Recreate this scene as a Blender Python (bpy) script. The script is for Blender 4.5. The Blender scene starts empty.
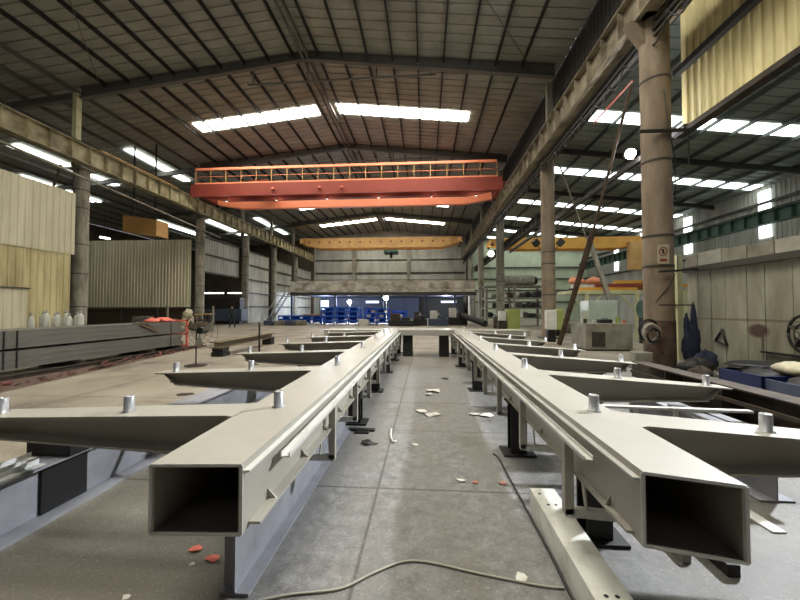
import bpy, math, random
from mathutils import Vector, Matrix
random.seed(7)
S = bpy.context.scene
COL = S.collection

# ------------------------------------------------------------------ camera
cd = bpy.data.cameras.new('camera'); cam = bpy.data.objects.new('camera', cd); COL.objects.link(cam)
cd.sensor_width = 36; cd.lens = 350 / 800 * 36; cd.clip_end = 300; cd.clip_start = .02
psi = math.atan(25 / 350); pit = math.atan(9 / 350 * math.cos(psi))
cam.location = (0, 0, 1.5); cam.rotation_euler = (math.pi / 2 + pit, 0, psi)
S.camera = cam

# ------------------------------------------------------------------ world, exposure
w = bpy.data.worlds.new('world'); S.world = w; w.use_nodes = True
bg = w.node_tree.nodes['Background']; bg.inputs[0].default_value = (.86, .92, 1, 1); bg.inputs[1].default_value = .55
S.view_settings.view_transform = 'Standard'; S.view_settings.look = 'None'; S.view_settings.gamma = 1
S.view_settings.use_curve_mapping = False; S.view_settings.exposure = 0.8
SKY = 16.0            # radiance of the sunlit translucent roof sheets
S.cycles.max_bounces = 7; S.cycles.diffuse_bounces = 4

def light(name, kind, loc, energy, color=(1, 1, 1), size=.3, rot=None, size_y=None, spread=None):
    l = bpy.data.lights.new(name, kind); l.energy = energy; l.color = color
    if kind == 'AREA':
        l.size = size
        if size_y: l.shape = 'RECTANGLE'; l.size_y = size_y
        if spread: l.spread = spread
    else: l.shadow_soft_size = size
    o = bpy.data.objects.new(name, l); COL.objects.link(o); o.location = loc
    if rot: o.rotation_euler = rot
    return o

from mathutils import Vector as _V
FL = light('assumed_flood', 'AREA', (7.05, 6.4, 5.75), 350, (.9, .94, 1), .3, spread=math.radians(125))  # assumed unseen key lamp, its place inferred from the floor shadows
FL.rotation_euler = (_V((-1.5, 2.6, .4)) - FL.location).to_track_quat('-Z', 'Y').to_euler()

# ------------------------------------------------------------------ materials
def lin(c):
    return tuple((x / 255 / 12.92 if x / 255 <= .04045 else ((x / 255 + .055) / 1.055) ** 2.4) for x in c) + (1,)
class NT:
    def __init__(s, m): s.m = m; s.t = m.node_tree; s.n = s.t.nodes; s.l = s.t.links
    def new(s, typ, **k):
        n = s.n.new(typ)
        for a, b in k.items(): setattr(n, a, b)
        return n
    def math(s, op, a, b=0, clamp=False):
        n = s.new('ShaderNodeMath', operation=op, use_clamp=clamp)
        for i, v in enumerate((a, b)):
            if isinstance(v, (int, float)): n.inputs[i].default_value = v
            else: s.l.new(v, n.inputs[i])
        return n.outputs[0]
    def mix(s, f, a, b, mode='MIX'):
        n = s.new('ShaderNodeMix', data_type='RGBA', blend_type=mode)
        for sock, v in ((n.inputs[0], f), (n.inputs[6], a), (n.inputs[7], b)):
            if isinstance(v, (int, float, tuple)): sock.default_value = v
            else: s.l.new(v, sock)
        return n.outputs[2]
    def noise(s, vec, scale, detail=5, rough=.6, stretch=None):
        if stretch:
            mp = s.new('ShaderNodeMapping'); mp.inputs['Scale'].default_value = stretch; s.l.new(vec, mp.inputs[0]); vec = mp.outputs[0]
        n = s.new('ShaderNodeTexNoise'); n.inputs['Scale'].default_value = scale; n.inputs['Detail'].default_value = detail
        n.inputs['Roughness'].default_value = rough; s.l.new(vec, n.inputs['Vector']); return n.outputs[0]
    def ramp(s, f, a, b):
        n = s.new('ShaderNodeMapRange'); n.clamp = True
        n.inputs[1].default_value = a; n.inputs[2].default_value = b; s.l.new(f, n.inputs[0]); return n.outputs[0]
def base(name):
    m = bpy.data.materials.new(name); m.use_nodes = True; t = NT(m)
    t.p = t.n['Principled BSDF']; t.obj = t.new('ShaderNodeTexCoord').outputs['Object']; return m, t
def M(name, c, rough=.6, metal=0, c2=None, amt=.5, scale=3, stretch=None, lo=.4, hi=.7, bump=0, bscale=60):
    m, t = base(name)
    a = lin(c); b = lin(c2) if c2 else tuple(x * .7 for x in a[:3]) + (1,)
    f = t.math('MULTIPLY', t.ramp(t.noise(t.obj, scale, stretch=stretch), lo, hi), amt)
    t.l.new(t.mix(f, a, b), t.p.inputs['Base Color'])
    t.p.inputs['Roughness'].default_value = rough; t.p.inputs['Metallic'].default_value = metal
    if bump:
        bn = t.new('ShaderNodeBump'); bn.inputs['Strength'].default_value = bump; bn.inputs['Distance'].default_value = .01
        t.l.new(t.noise(t.obj, bscale), bn.inputs['Height']); t.l.new(bn.outputs[0], t.p.inputs['Normal'])
    return m
def EM(name, c, strength):
    m, t = base(name)
    t.p.inputs['Base Color'].default_value = lin(c)
    t.p.inputs['Emission Color'].default_value = lin(c); t.p.inputs['Emission Strength'].default_value = strength
    return m

PRIMER = M('primer_paint', (166, 162, 150), .4, c2=(150, 146, 134), amt=.6, scale=2.2, bump=.05)
PRIMER2 = M('primer_paint_bluish', (140, 141, 146), .55, c2=(104, 105, 110), amt=.7, scale=3)
INSHADE = M('shaded_box_inside', (100, 95, 84), .6, c2=(70, 66, 58), scale=5)  # shade of the hollow beam put into the colour
LIP = M('bare_edge_steel', (205, 205, 200), .4, c2=(170, 168, 160), scale=6)
DARKST = M('dark_steel', (34, 32, 30), .6, c2=(25, 23, 22), scale=5)
PIN = M('galvanised_pin', (165, 166, 168), .35, .6, c2=(120, 120, 122), scale=12)
GALV = M('galvanised_beam', (245, 245, 234), .4, c2=(186, 186, 174), amt=.8, scale=7, lo=.45, hi=.75)
STACKM = M('grey_section_steel', (106, 103, 95), .5, c2=(76, 72, 65), scale=2, stretch=(3, .4, 8))
RUST = M('rust', (68, 57, 45), .85, c2=(36, 30, 25), amt=.9, scale=4, bump=.3)
RUSTR = M('red_rust', (120, 72, 62), .85, c2=(60, 36, 32), amt=.9, scale=9, bump=.3)
ROOFM = M('roof_sheet', (164, 164, 153), .6, c2=(134, 134, 124), amt=.8, scale=.5, stretch=(1, 2, 1))
ROOFM2 = M('aisle_roof_sheet', (140, 148, 140), .6, c2=(104, 112, 106), amt=.8, scale=.5)
PURL = M('purlin_steel', (46, 45, 42), .7, c2=(34, 33, 30), scale=2)
RAFT = M('rafter_paint', (104, 103, 96), .6, c2=(82, 80, 74), scale=1.5)
COLM = M('column_paint', (142, 126, 105), .65, c2=(104, 88, 70), amt=.9, scale=1.3, stretch=(2, 2, .6), bump=.08)
COLG = M('old_column_paint', (150, 145, 130), .7, c2=(88, 80, 68), amt=.9, scale=1.6, stretch=(2, 2, .5))
RUNW = M('runway_girder_paint', (176, 166, 132), .6, c2=(92, 84, 56), amt=.9, scale=1.2, lo=.35, hi=.65)
RUNR = M('runway_girder_dusty', (150, 140, 118), .65, c2=(84, 76, 60), amt=.9, scale=1.2)
ORANGE = M('orange_crane_paint', (255, 152, 112), .5, c2=(246, 138, 100), amt=.5, scale=1)
ORANGED = M('shaded_orange_dark_red_paint', (150, 66, 52), .6, c2=(132, 56, 44), amt=.6, scale=1)  # backlit near girder's shade put into colour; also serves real red parts
YELLOW = M('yellow_crane_paint', (226, 170, 70), .5, c2=(190, 132, 60), amt=.6, scale=.8)
AYEL = M('amber_crane_paint', (212, 166, 100), .55, c2=(170, 124, 72), amt=.6, scale=.8)
CLADY = M('yellowed_cladding', (242, 230, 178), .45, c2=(184, 168, 114), amt=.8, scale=1.1, stretch=(2, 2, .35), lo=.35, hi=.75)
CLADL = M('cream_cladding', (208, 202, 176), .5, c2=(164, 156, 126), amt=.8, scale=.8, stretch=(2, 2, .3), lo=.35, hi=.75)
CLADW = M('white_cladding', (178, 178, 168), .6, c2=(138, 136, 124), amt=.8, scale=.6, stretch=(1.5, 1.5, .4))
CLADG = M('pale_green_cladding', (196, 206, 180), .6, c2=(160, 168, 146), amt=.7, scale=.6, stretch=(1.5, 1.5, .4))
GIRT = M('girt_steel', (70, 66, 58), .7, scale=2)
DKWALL = M('dark_brown_wall', (84, 70, 54), .8, c2=(48, 40, 34), scale=.5)
NAVY = M('dark_blue_sheet', (74, 82, 104), .6, c2=(44, 50, 68), scale=.6)
BLUE = M('blue_paint', (40, 110, 225), .5, c2=(28, 84, 190), scale=1)
WHITEM = M('dirty_white', (216, 214, 206), .6, c2=(170, 166, 156), scale=4)
BLACK = M('black_plastic', (16, 16, 18), .5, scale=4)
RED = M('red_plastic', (236, 118, 98), .5, scale=8)
CABG = M('cabinet_grey', (142, 138, 122), .6, c2=(96, 90, 76), amt=.9, scale=2)
CREAM = M('cream_paint', (206, 204, 160), .6, c2=(150, 146, 110), scale=2)
GREEN = M('machine_green', (56, 84, 70), .5, scale=3)
BLUED = M('deep_blue_plastic', (18, 36, 80), .5, scale=4)
YGREEN = M('yellow_green_panel', (156, 166, 92), .6, scale=2)
MEZZ = M('stained_guard_panel', (224, 218, 200), .6, c2=(118, 106, 86), amt=.9, scale=.6, stretch=(1.2, 1, 2.2), lo=.38, hi=.66)
ROLLM = M('ribbed_duct_fabric', (160, 156, 142), .7, c2=(110, 104, 92), scale=3)
CABLE = M('cable_rubber', (168, 164, 150), .6, scale=6)
CABLED = M('dark_cable_rubber', (46, 44, 42), .6, scale=6)
PAPER = M('paper_scrap', (226, 224, 216), .7, c2=(190, 186, 176), scale=20)
PINK = M('faded_red_paper', (186, 128, 112), .7, scale=20)
SKIN = M('skin', (188, 140, 112), .6, scale=6)
CLOTH = M('dark_work_clothes', (38, 42, 52), .85, c2=(26, 28, 36), scale=8)
GASM = M('gas_cylinder_paint', (206, 206, 196), .45, c2=(150, 148, 138), scale=3)
GREYB = M('grey_block', (172, 168, 154), .7, c2=(120, 114, 100), scale=3)
DIRTB = M('dirt_brown_coat', (104, 86, 70), .8, c2=(60, 46, 38), amt=.9, scale=3)
DUSTB = M('dusty_brown_beam', (122, 108, 82), .7, c2=(88, 76, 56), scale=2)
BAG = M('woven_bag', (196, 188, 160), .75, c2=(140, 130, 100), scale=8, bump=.3)
DENIM = M('dark_blue_cloth', (38, 44, 66), .85, c2=(24, 26, 38), scale=6, bump=.3)
SKYM = EM('translucent_roof_sheet', (255, 250, 236), SKY)
SKYW = EM('translucent_wall_sheet', (240, 248, 250), 2.2)
SKYA = EM('translucent_aisle_sheet', (236, 244, 240), 3.5)
GLOW = EM('lit_window', (206, 222, 255), 1.3)
BULB = EM('lamp_glass', (255, 255, 255), 60)

def floor_mat():
    m, t = base('workshop_concrete')
    sx = t.new('ShaderNodeSeparateXYZ'); t.l.new(t.obj, sx.inputs[0]); X, Y = sx.outputs[0], sx.outputs[1]
    wob = t.math('MULTIPLY', t.math('SUBTRACT', t.noise(t.obj, 1.6, 3), .5), .10)
    Xw = t.math('ADD', X, wob)
    def band(v, a, b, s=.012):
        return t.math('MULTIPLY', t.ramp(v, a - s, a + s), t.math('SUBTRACT', 1, t.ramp(v, b - s, b + s)))
    n1 = t.noise(t.obj, .7, 6); n2 = t.noise(t.obj, 9, 8, .7); n3 = t.noise(t.obj, 55, 3, .8); n4 = t.noise(t.obj, 1.2, 5, .6, (3, .35, 1))
    grey = t.mix(t.ramp(n2, .35, .65), lin((96, 96, 97)), lin((146, 146, 146)))
    grey = t.mix(t.ramp(n4, .42, .62), grey, lin((120, 119, 116)))
    brown = t.mix(t.ramp(n2, .35, .65), lin((90, 84, 70)), lin((128, 120, 104)))
    pale = t.mix(t.math('MULTIPLY', t.ramp(n1, .35, .65), 1), lin((160, 151, 134)), lin((124, 113, 98)))
    strip = t.mix(t.ramp(n2, .3, .7), lin((150, 149, 145)), lin((176, 175, 170)))
    aisle = band(Xw, -.15, .67, .014)
    near = t.math('SUBTRACT', 1, t.ramp(Y, 11.2, 12.4))
    c = t.mix(t.math('MULTIPLY', t.ramp(n1, .35, .65), .5), grey, brown)
    # worn dusty yard outside the two frames and farther in
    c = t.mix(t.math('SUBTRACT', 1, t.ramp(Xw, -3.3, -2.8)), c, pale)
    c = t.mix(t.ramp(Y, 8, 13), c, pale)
    # dirt in the left foreground, ragged edge
    dirt = t.math('SUBTRACT', 1, t.ramp(t.math('ADD', Y, t.math('MULTIPLY', t.math('SUBTRACT', n1, .5), 1.6)), 1.75, 2.05))
    lft = t.math('SUBTRACT', 1, t.ramp(Xw, -1.15, -1.0))
    c = t.mix(t.math('MULTIPLY', dirt, t.math('ADD', t.math('MULTIPLY', lft, .8), .0)), c, lin((96, 90, 78)))
    lft2 = t.math('MULTIPLY', band(Xw, -2.7, -1.0, .1), .6)
    c = t.mix(lft2, c, lin((118, 113, 100)))
    rgt_dim = t.math('MULTIPLY', t.ramp(Xw, 1.25, 1.5), t.math('SUBTRACT', 1, t.ramp(Y, 5, 7)))  # floor colour darkened on the right to offset the strong flood lamp
    c = t.mix(t.math('MULTIPLY', rgt_dim, .75), c, t.mix(t.ramp(n2, .35, .65), lin((80, 77, 69)), lin((108, 104, 94))))
    # joints
    j = band(X, -.405, -.385, .006)
    for yj in (2.95, 5.65, 8.6, 11.6):
        j = t.math('MAXIMUM', j, band(Y, yj - .012, yj + .012, .008))
    for xj in (-6.0, -9.0, 3.6):
        j = t.math('MAXIMUM', j, band(X, xj - .02, xj + .02, .01))
    for yj in (4.35, 7.1, 1.93): j = t.math('MAXIMUM', j, t.math('MULTIPLY', band(Y, yj - .008, yj + .008, .008), band(Xw, -.4 if yj > 2 else .8, 6, .02)))
    j = t.math('MULTIPLY', j, .75)
    c = t.mix(j, c, lin((58, 54, 48)))
    # oil spots and pale speckles
    c = t.mix(t.math('MULTIPLY', t.ramp(n1, .54, .7), .6), c, lin((70, 66, 60)))
    c = t.mix(t.math('MULTIPLY', t.ramp(n3, .58, .72), .55), c, lin((205, 203, 196)))
    c = t.mix(t.math('MULTIPLY', t.ramp(t.noise(t.obj, 26, 5, .85), .53, .66), .55), c, lin((70, 68, 64)))
    # dark trodden rust ground beside the rail bed
    rb = band(t.math('ADD', X, t.math('MULTIPLY', Y, .165)), -7.9, -6.62, .05)
    rb = t.math('MULTIPLY', rb, t.math('SUBTRACT', 1, t.ramp(Y, 13.5, 14)))
    c = t.mix(t.math('MULTIPLY', rb, .9), c, t.mix(t.ramp(n2, .4, .6), lin((66, 44, 38)), lin((104, 76, 66))))
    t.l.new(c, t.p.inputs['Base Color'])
    r = t.math('ADD', t.math('MULTIPLY', n2, .35), .38); t.l.new(r, t.p.inputs['Roughness'])
    bn = t.new('ShaderNodeBump'); bn.inputs['Strength'].default_value = .25; bn.inputs['Distance'].default_value = .008
    t.l.new(t.math('ADD', n2, t.math('MULTIPLY', n3, .4)), bn.inputs['Height']); t.l.new(bn.outputs[0], t.p.inputs['Normal'])
    return m
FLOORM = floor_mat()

def panel_mat():
    # grey boarded partition: vertical joints, rust line, drip stain
    m, t = base('stained_partition_boards')
    sx = t.new('ShaderNodeSeparateXYZ'); t.l.new(t.obj, sx.inputs[0]); Y, Z = sx.outputs[1], sx.outputs[2]
    n = t.noise(t.obj, 1.2, 6, .6, (1, 2, .5)); n2 = t.noise(t.obj, 5, 5)
    c = t.mix(t.ramp(n, .35, .7), lin((164, 161, 143)), lin((122, 117, 99)))
    def blob(y, z, ry, rz):
        a = t.math('DIVIDE', t.math('SUBTRACT', Y, y), ry); b = t.math('DIVIDE', t.math('SUBTRACT', Z, z), rz)
        d = t.math('ADD', t.math('MULTIPLY', a, a), t.math('MULTIPLY', b, b))
        d = t.math('ADD', d, t.math('MULTIPLY', t.math('SUBTRACT', n2, .5), 1.2))
        return t.math('SUBTRACT', 1, t.ramp(d, .5, 1.3))
    c = t.mix(t.math('MULTIPLY', blob(5.25, 1.02, .26, .15), .9), c, lin((70, 44, 36)))
    c = t.mix(t.math('MULTIPLY', blob(5.15, .72, .035, .36), .75), c, lin((62, 44, 36)))
    c = t.mix(t.math('MULTIPLY', blob(5.4, 1.25, 1.7, .03), .6), c, lin((92, 72, 56)))
    t.l.new(c, t.p.inputs['Base Color']); t.p.inputs['Roughness'].default_value = .65
    return m
BOARDM = panel_mat()

# ------------------------------------------------------------------ mesh helpers (all coordinates in metres, world axes)
class MB:
    def __init__(s): s.v = []; s.f = []; s.sm = []
    def add(s, vs, fs, smooth=False):
        k = len(s.v); s.v += [tuple(v) for v in vs]; s.f += [tuple(i + k for i in f) for f in fs]; s.sm += [smooth] * len(fs); return s
    def box(s, x0, x1, y0, y1, z0, z1):
        if x0 > x1: x0, x1 = x1, x0
        return s.loft([(x0, y0, z0), (x1, y0, z0), (x1, y0, z1), (x0, y0, z1)], [(x0, y1, z0), (x1, y1, z0), (x1, y1, z1), (x0, y1, z1)])
    def loft(s, A, B):
        n = len(A)
        c = sum((Vector(a) for a in A), Vector()) / n; d = sum((Vector(b) for b in B), Vector()) / n
        nr = sum(((Vector(A[i]) - c).cross(Vector(A[(i + 1) % n]) - c) for i in range(n)), Vector())
        fl = nr.dot(d - c) > 0
        fs = [tuple(range(n)), tuple(range(2 * n - 1, n - 1, -1))] + [(i, i + n, (i + 1) % n + n, (i + 1) % n) for i in range(n)]
        if fl: fs = [tuple(reversed(f)) for f in fs]
        return s.add(list(A) + list(B), fs)
    def lofts(s, secs):
        for a, b in zip(secs, secs[1:]): s.loft(a, b)
        return s
    def bar(s, a, b, w, h, up=(0, 0, 1)):
        a = Vector(a); b = Vector(b); d = (b - a).normalized(); u = Vector(up)
        if abs(d.dot(u)) > .98: u = Vector((0, 1, 0))
        r = d.cross(u).normalized(); u = r.cross(d).normalized()
        q = [(-w / 2, -h / 2), (w / 2, -h / 2), (w / 2, h / 2), (-w / 2, h / 2)]
        return s.loft([a + r * x + u * y for x, y in q], [b + r * x + u * y for x, y in q])
    def tube(s, a, b, r, r2=None, n=12, cap=True):
        a = Vector(a); b = Vector(b); d = (b - a).normalized(); r2 = r if r2 is None else r2
        u = Vector((0, 0, 1)) if abs(d.z) < .9 else Vector((1, 0, 0))
        p = d.cross(u).normalized(); q = d.cross(p)
        vs = []
        for c, rr in ((a, r), (b, r2)):
            for i in range(n):
                t = 2 * math.pi * i / n; vs.append(c + (p * math.cos(t) + q * math.sin(t)) * rr)
        s.add(vs, [(i, (i + 1) % n, (i + 1) % n + n, i + n) for i in range(n)], True)
        if cap: s.add(vs, [tuple(range(n - 1, -1, -1)), tuple(range(n, 2 * n))])
        return s
    def path(s, pts, r, n=8):
        pts = [Vector(p) for p in pts]; rings = []
        for i, p in enumerate(pts):
            d = (pts[min(i + 1, len(pts) - 1)] - pts[max(i - 1, 0)]).normalized()
            u = Vector((0, 0, 1)) if abs(d.z) < .9 else Vector((1, 0, 0))
            a = d.cross(u).normalized(); b = d.cross(a)
            rings.append([p + (a * math.cos(2 * math.pi * k / n) + b * math.sin(2 * math.pi * k / n)) * r for k in range(n)])
        vs = [v for R in rings for v in R]; fs = []
        for i in range(len(pts) - 1):
            for k in range(n): fs.append((i * n + k, i * n + (k + 1) % n, (i + 1) * n + (k + 1) % n, (i + 1) * n + k))
        fs += [tuple(range(n - 1, -1, -1)), tuple(range(len(vs) - n, len(vs)))]
        return s.add(vs, fs, True)
    def lathe(s, c, prof, n=20):
        c = Vector(c); vs = []
        for r, z in prof:
            for i in range(n):
                t = 2 * math.pi * i / n; vs.append(c + Vector((r * math.cos(t), r * math.sin(t), z)))
        fs = []
        for j in range(len(prof) - 1):
            for i in range(n): fs.append((j * n + i, j * n + (i + 1) % n, (j + 1) * n + (i + 1) % n, (j + 1) * n + i))
        s.add(vs, fs, True)
        return s.add(vs, [tuple(range(n - 1, -1, -1)), tuple(range(len(vs) - n, len(vs)))])
    def isec(s, a, b, w, h, tf, tw, up=(0, 0, 1)):
        """I section between a and b, centred"""
        a = Vector(a); b = Vector(b); d = (b - a).normalized(); u = Vector(up); r = d.cross(u).normalized(); u = r.cross(d)
        for q in ([(-w / 2, h / 2 - tf), (w / 2, h / 2 - tf), (w / 2, h / 2), (-w / 2, h / 2)],
                  [(-w / 2, -h / 2), (w / 2, -h / 2), (w / 2, -h / 2 + tf), (-w / 2, -h / 2 + tf)],
                  [(-tw / 2, -h / 2 + tf), (tw / 2, -h / 2 + tf), (tw / 2, h / 2 - tf), (-tw / 2, h / 2 - tf)]):
            s.loft([a + r * x + u * y for x, y in q], [b + r * x + u * y for x, y in q])
        return s
    def blob(s, c, rx, ry, rz, seed=0, amt=.2, n=12, m=7, flat=0):
        rnd = random.Random(seed); ph = [rnd.uniform(0, 6.28) for _ in range(6)]; vs = []
        for j in range(m + 1):
            t = math.pi * j / m
            for i in range(n):
                p = 2 * math.pi * i / n
                k = 1 + amt * (math.sin(3 * p + ph[0] + 2 * t) * .5 + math.sin(5 * p + ph[1]) * math.sin(4 * t + ph[2]) * .5)
                z = math.cos(t)
                if z < 0: z *= (1 - flat)
                vs.append((c[0] + rx * k * math.sin(t) * math.cos(p), c[1] + ry * k * math.sin(t) * math.sin(p), c[2] + rz * z * (k if z > 0 else 1)))
        fs = [(j * n + i, (j + 1) * n + i, (j + 1) * n + (i + 1) % n, j * n + (i + 1) % n) for j in range(m) for i in range(n)]
        return s.add(vs, fs, True)
    def corr(s, p, u, L, z0, z1, nrm, pitch=.2, depth=.035, th=.006, z0b=None, z1b=None):
        """ribbed sheet: starts at p (x, y), runs along u (unit 2-vector) for L, ribs stand towards nrm"""
        prof = []; x = 0
        while x < L - 1e-6:
            for q, d in ((0, 0), (.55, 0), (.65, 1), (.9, 1)):
                if x + q * pitch < L: prof.append((x + q * pitch, d * depth))
            x += pitch
        prof.append((L, 0))
        z0b = z0 if z0b is None else z0b; z1b = z1 if z1b is None else z1b
        n = len(prof); vs = []
        for off in (0, -th):
            for z in (0, 1):
                for a, d in prof:
                    f = a / L; zz = (z1 * (1 - f) + z1b * f) if z else (z0 * (1 - f) + z0b * f)
                    vs.append((p[0] + u[0] * a + nrm[0] * (d + off), p[1] + u[1] * a + nrm[1] * (d + off), zz))
        fs = []
        for i in range(n - 1):
            fs += [(i, i + 1, n + i + 1, n + i), (2 * n + i + 1, 2 * n + i, 3 * n + i, 3 * n + i + 1),
                   (i + 1, i, 2 * n + i, 2 * n + i + 1), (n + i, n + i + 1, 3 * n + i + 1, 3 * n + i)]
        fs += [(0, n, 3 * n, 2 * n), (n - 1, 3 * n - 1, 4 * n - 1, 2 * n - 1)]
        return s.add(vs, fs)

def mk(name, mb, mat, parent=None, loc=(0, 0, 0), bevel=0):
    me = bpy.data.meshes.new(name)
    me.from_pydata([(v[0] - loc[0], v[1] - loc[1], v[2] - loc[2]) for v in mb.v], [], mb.f)
    me.polygons.foreach_set('use_smooth', mb.sm); me.materials.append(mat); me.update()
    o = bpy.data.objects.new(name, me); COL.objects.link(o)
    if parent is None: o.location = loc
    else: o.parent = parent
    if bevel:
        b = o.modifiers.new('bevel', 'BEVEL'); b.width = bevel; b.segments = 2; b.limit_method = 'ANGLE'
    return o
def setp(o, label, cat, group=None, kind=None):
    if label: o['label'] = label
    if cat: o['category'] = cat
    if group: o['group'] = group
    if kind: o['kind'] = kind
    return o
class Thing:
    """an empty at the base; parts are given in world coordinates"""
    def __init__(s, name, label, cat, loc, group=None, kind=None):
        s.loc = loc; s.o = bpy.data.objects.new(name, None); COL.objects.link(s.o); s.o.location = loc
        s.o.empty_display_size = .1; setp(s.o, label, cat, group, kind)
    def part(s, name, mb, mat, parent=None, bevel=0, label=None, kind=None):
        o = mk(name, mb, mat, parent or s.o, s.loc, bevel)
        if label: o['label'] = label
        if kind: o['kind'] = kind
        return o
def solo(name, mb, mat, label, cat, loc, group=None, kind=None, bevel=0):
    return setp(mk(name, mb, mat, None, loc, bevel), label, cat, group, kind)
def struct(name, mb, mat, label=None, loc=(0, 0, 0)):
    return setp(mk(name, mb, mat, None, loc), label, None, None, 'structure')
def copy_tree(o, parent=None):
    c = o.copy(); COL.objects.link(c)
    if parent is not None: c.parent = parent
    for ch in [x for x in bpy.data.objects if x.parent == o]: copy_tree(ch, c)
    return c
ORD = ['first', 'second', 'third', 'fourth', 'fifth', 'sixth', 'seventh', 'eighth', 'ninth', 'tenth', 'eleventh', 'twelfth']

# ================================================================== SETTING
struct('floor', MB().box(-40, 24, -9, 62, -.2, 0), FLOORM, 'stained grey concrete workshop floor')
RID, RZ, SL = -6.35, 15.25, .105
def rz(x): return RZ - SL * abs(x - RID)
def az(x): return 12.3 - .12 * x
ribs = MB()
def roofsheet(mb, xs, zf, y0, y1, th=.05, pitch=.55):
    """sheet with ribs across the slope"""
    y = y0
    while y < y1 - .01:
        for a, b, d in ((0, .42, 0), (.42, .55, .035)):
            ya, yb = y + a / .55 * pitch, y + b / .55 * pitch
            for xa, xb in zip(xs, xs[1:]):
                mb.loft([(xa, ya, zf(xa) + d), (xb, ya, zf(xb) + d), (xb, ya, zf(xb) + th + d), (xa, ya, zf(xa) + th + d)],
                        [(xa, yb, zf(xa) + d), (xb, yb, zf(xb) + d), (xb, yb, zf(xb) + th + d), (xa, yb, zf(xa) + th + d)])
        y += pitch
c = mk('ceiling', MB(), ROOFM); setp(c, 'high grey ribbed pitched roof of the main bay', None, None, 'structure')
mb = MB(); roofsheet(mb, [-40, RID, 6.9], rz, -9, 60); mk('roof_sheet', mb, ROOFM, c)
c2 = mk('ceiling_side', MB(), ROOFM2); setp(c2, 'lower ribbed roof sloping over the right aisle', None, None, 'structure')
mb = MB(); roofsheet(mb, [6.9, 22.7], az, -9, 50.2); mk('roof_sheet', mb, ROOFM2, c2)
def purlin(par, x, z, y0, y1, m=PURL, h=.2):
    mb = MB(); mb.box(x - .035, x + .035, y0, y1, z - .012, z); mb.box(x - .006, x + .006, y0, y1, z - h, z - .012); mb.box(x - .035, x + .035, y0, y1, z - h - .012, z - h)
    mk('purlin', mb, m, par)
for i in range(1, 10):
    for sg in (-1, 1):
        x = RID + sg * (i * 1.33 - .65)
        if x < 6.6: purlin(c, x, rz(x), 2, 60)
for x in [-19.6 - 1.5 * i for i in range(13)]: purlin(c, x, rz(x), 10, 60, RAFT)
mb = MB(); mb.tube((RID - .12, 2, RZ - .38), (RID - .12, 60, RZ - .38), .07, n=8); mb.box(RID + .12, RID + .2, 2, 60, RZ - .42, RZ - .2); mk('ridge_rail', mb, RAFT, c)
for i in range(10):
    x = 8.2 + 1.45 * i; purlin(c2, x, az(x), 2, 50, M('aisle_purlin', (70, 76, 72), .7) if i == 0 else bpy.data.materials['aisle_purlin'])
# translucent sheets let into the roofs; the marked ones are added for light
def strip(par, xa, xb, zf, yc, wd, m, name='skylight'):
    mb = MB(); d = -.012
    mb.loft([(xa, yc - wd / 2, zf(xa) + d - .02), (xb, yc - wd / 2, zf(xb) + d - .02), (xb, yc - wd / 2, zf(xb) + d), (xa, yc - wd / 2, zf(xa) + d)],
            [(xa, yc + wd / 2, zf(xa) + d - .02), (xb, yc + wd / 2, zf(xb) + d - .02), (xb, yc + wd / 2, zf(xb) + d), (xa, yc + wd / 2, zf(xa) + d)])
    mk(name, mb, m, par)
for yc in (1.5, 4.7, 7.9, 11.2): strip(c, -3.4, 2.9, rz, yc, 1.15, SKYM)  # added out of view to light the frames from above
strip(c, -16, -10, rz, 9.0, 1.15, SKYM)  # added out of view to brighten the left roof and partition
for yc in (23.2, 43.2, 52.5):  # middle pair is unseen behind the crane, kept for its light
    strip(c, -15.9, -7.3, rz, yc, 1.15, SKYM); strip(c, -5.9, 2.9, rz, yc, 1.15, SKYM)
for yc in (4, 11, 18.1, 24.9, 32.1, 37.8, 43.5, 48): strip(c2, 7.6, 22.2, az, yc, .95, SKYA)
for x, ya, yb in ((-22.4, 24.5, 31), (-28.5, 22, 30), (-22.4, 44.5, 54.5), (-28, 42.5, 52.5), (-33.2, 40.5, 50), (-33.2, 26, 33)):
    mb = MB(); zz = rz(x) - .03; mb.box(x - .5, x + .5, ya, yb, zz - .06, zz); mk('skylight', mb, SKYA, c)

# rafters of the main frame
for i, y in enumerate((8, 18, 28.4, 38.6, 48.8)):
    t = Thing('roof_rafter', ['grey steel roof rafter out of view above the camera', 'nearest visible grey steel rafter spanning the roof before the skylights',
        'grey steel roof rafter just behind the first skylight strip above the orange crane', 'third visible roof rafter, above the far side of the orange crane',
        'farthest roof rafter, just above the amber crane'][i], 'rafter', (RID, y, RZ - .3))
    for sg, xe in ((-1, -19.2), (1, 6.6)):
        mb = MB()
        for q in (((-.13, -.30), (.13, -.30), (.13, -.285), (-.13, -.285)), ((-.13, -.85), (.13, -.85), (.13, -.835), (-.13, -.835)), ((-.01, -.835), (.01, -.835), (.01, -.3), (-.01, -.3))):
            mb.loft([(RID, y + a, RZ + b + (.28 if b > -.5 else .42)) for a, b in q], [(xe, y + a, rz(xe) + b + (.28 if b > -.5 else .2)) for a, b in q])
        t.part('rafter_half', mb, RAFT)
    if i in (0, 1, 2):
        mb = MB(); mb.tube((-9.8, y + .5, 13.95), (.6, y + .5, 14.05), .05, n=8)
        for x in (-9.5, -6.4, -2.6, .3): mb.tube((x, y + .5, 14.0), (x, y + .5, rz(x) - .2), .035, n=8)
        t.part('tie_pipe', mb, RAFT)
    if i:
        mb = MB(); mb.bar((-19.2, y, rz(-19.2) - .45), (-33, y, rz(-33) - .4), .22, .35); t.part('aisle_rafter', mb, RAFT)
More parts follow.
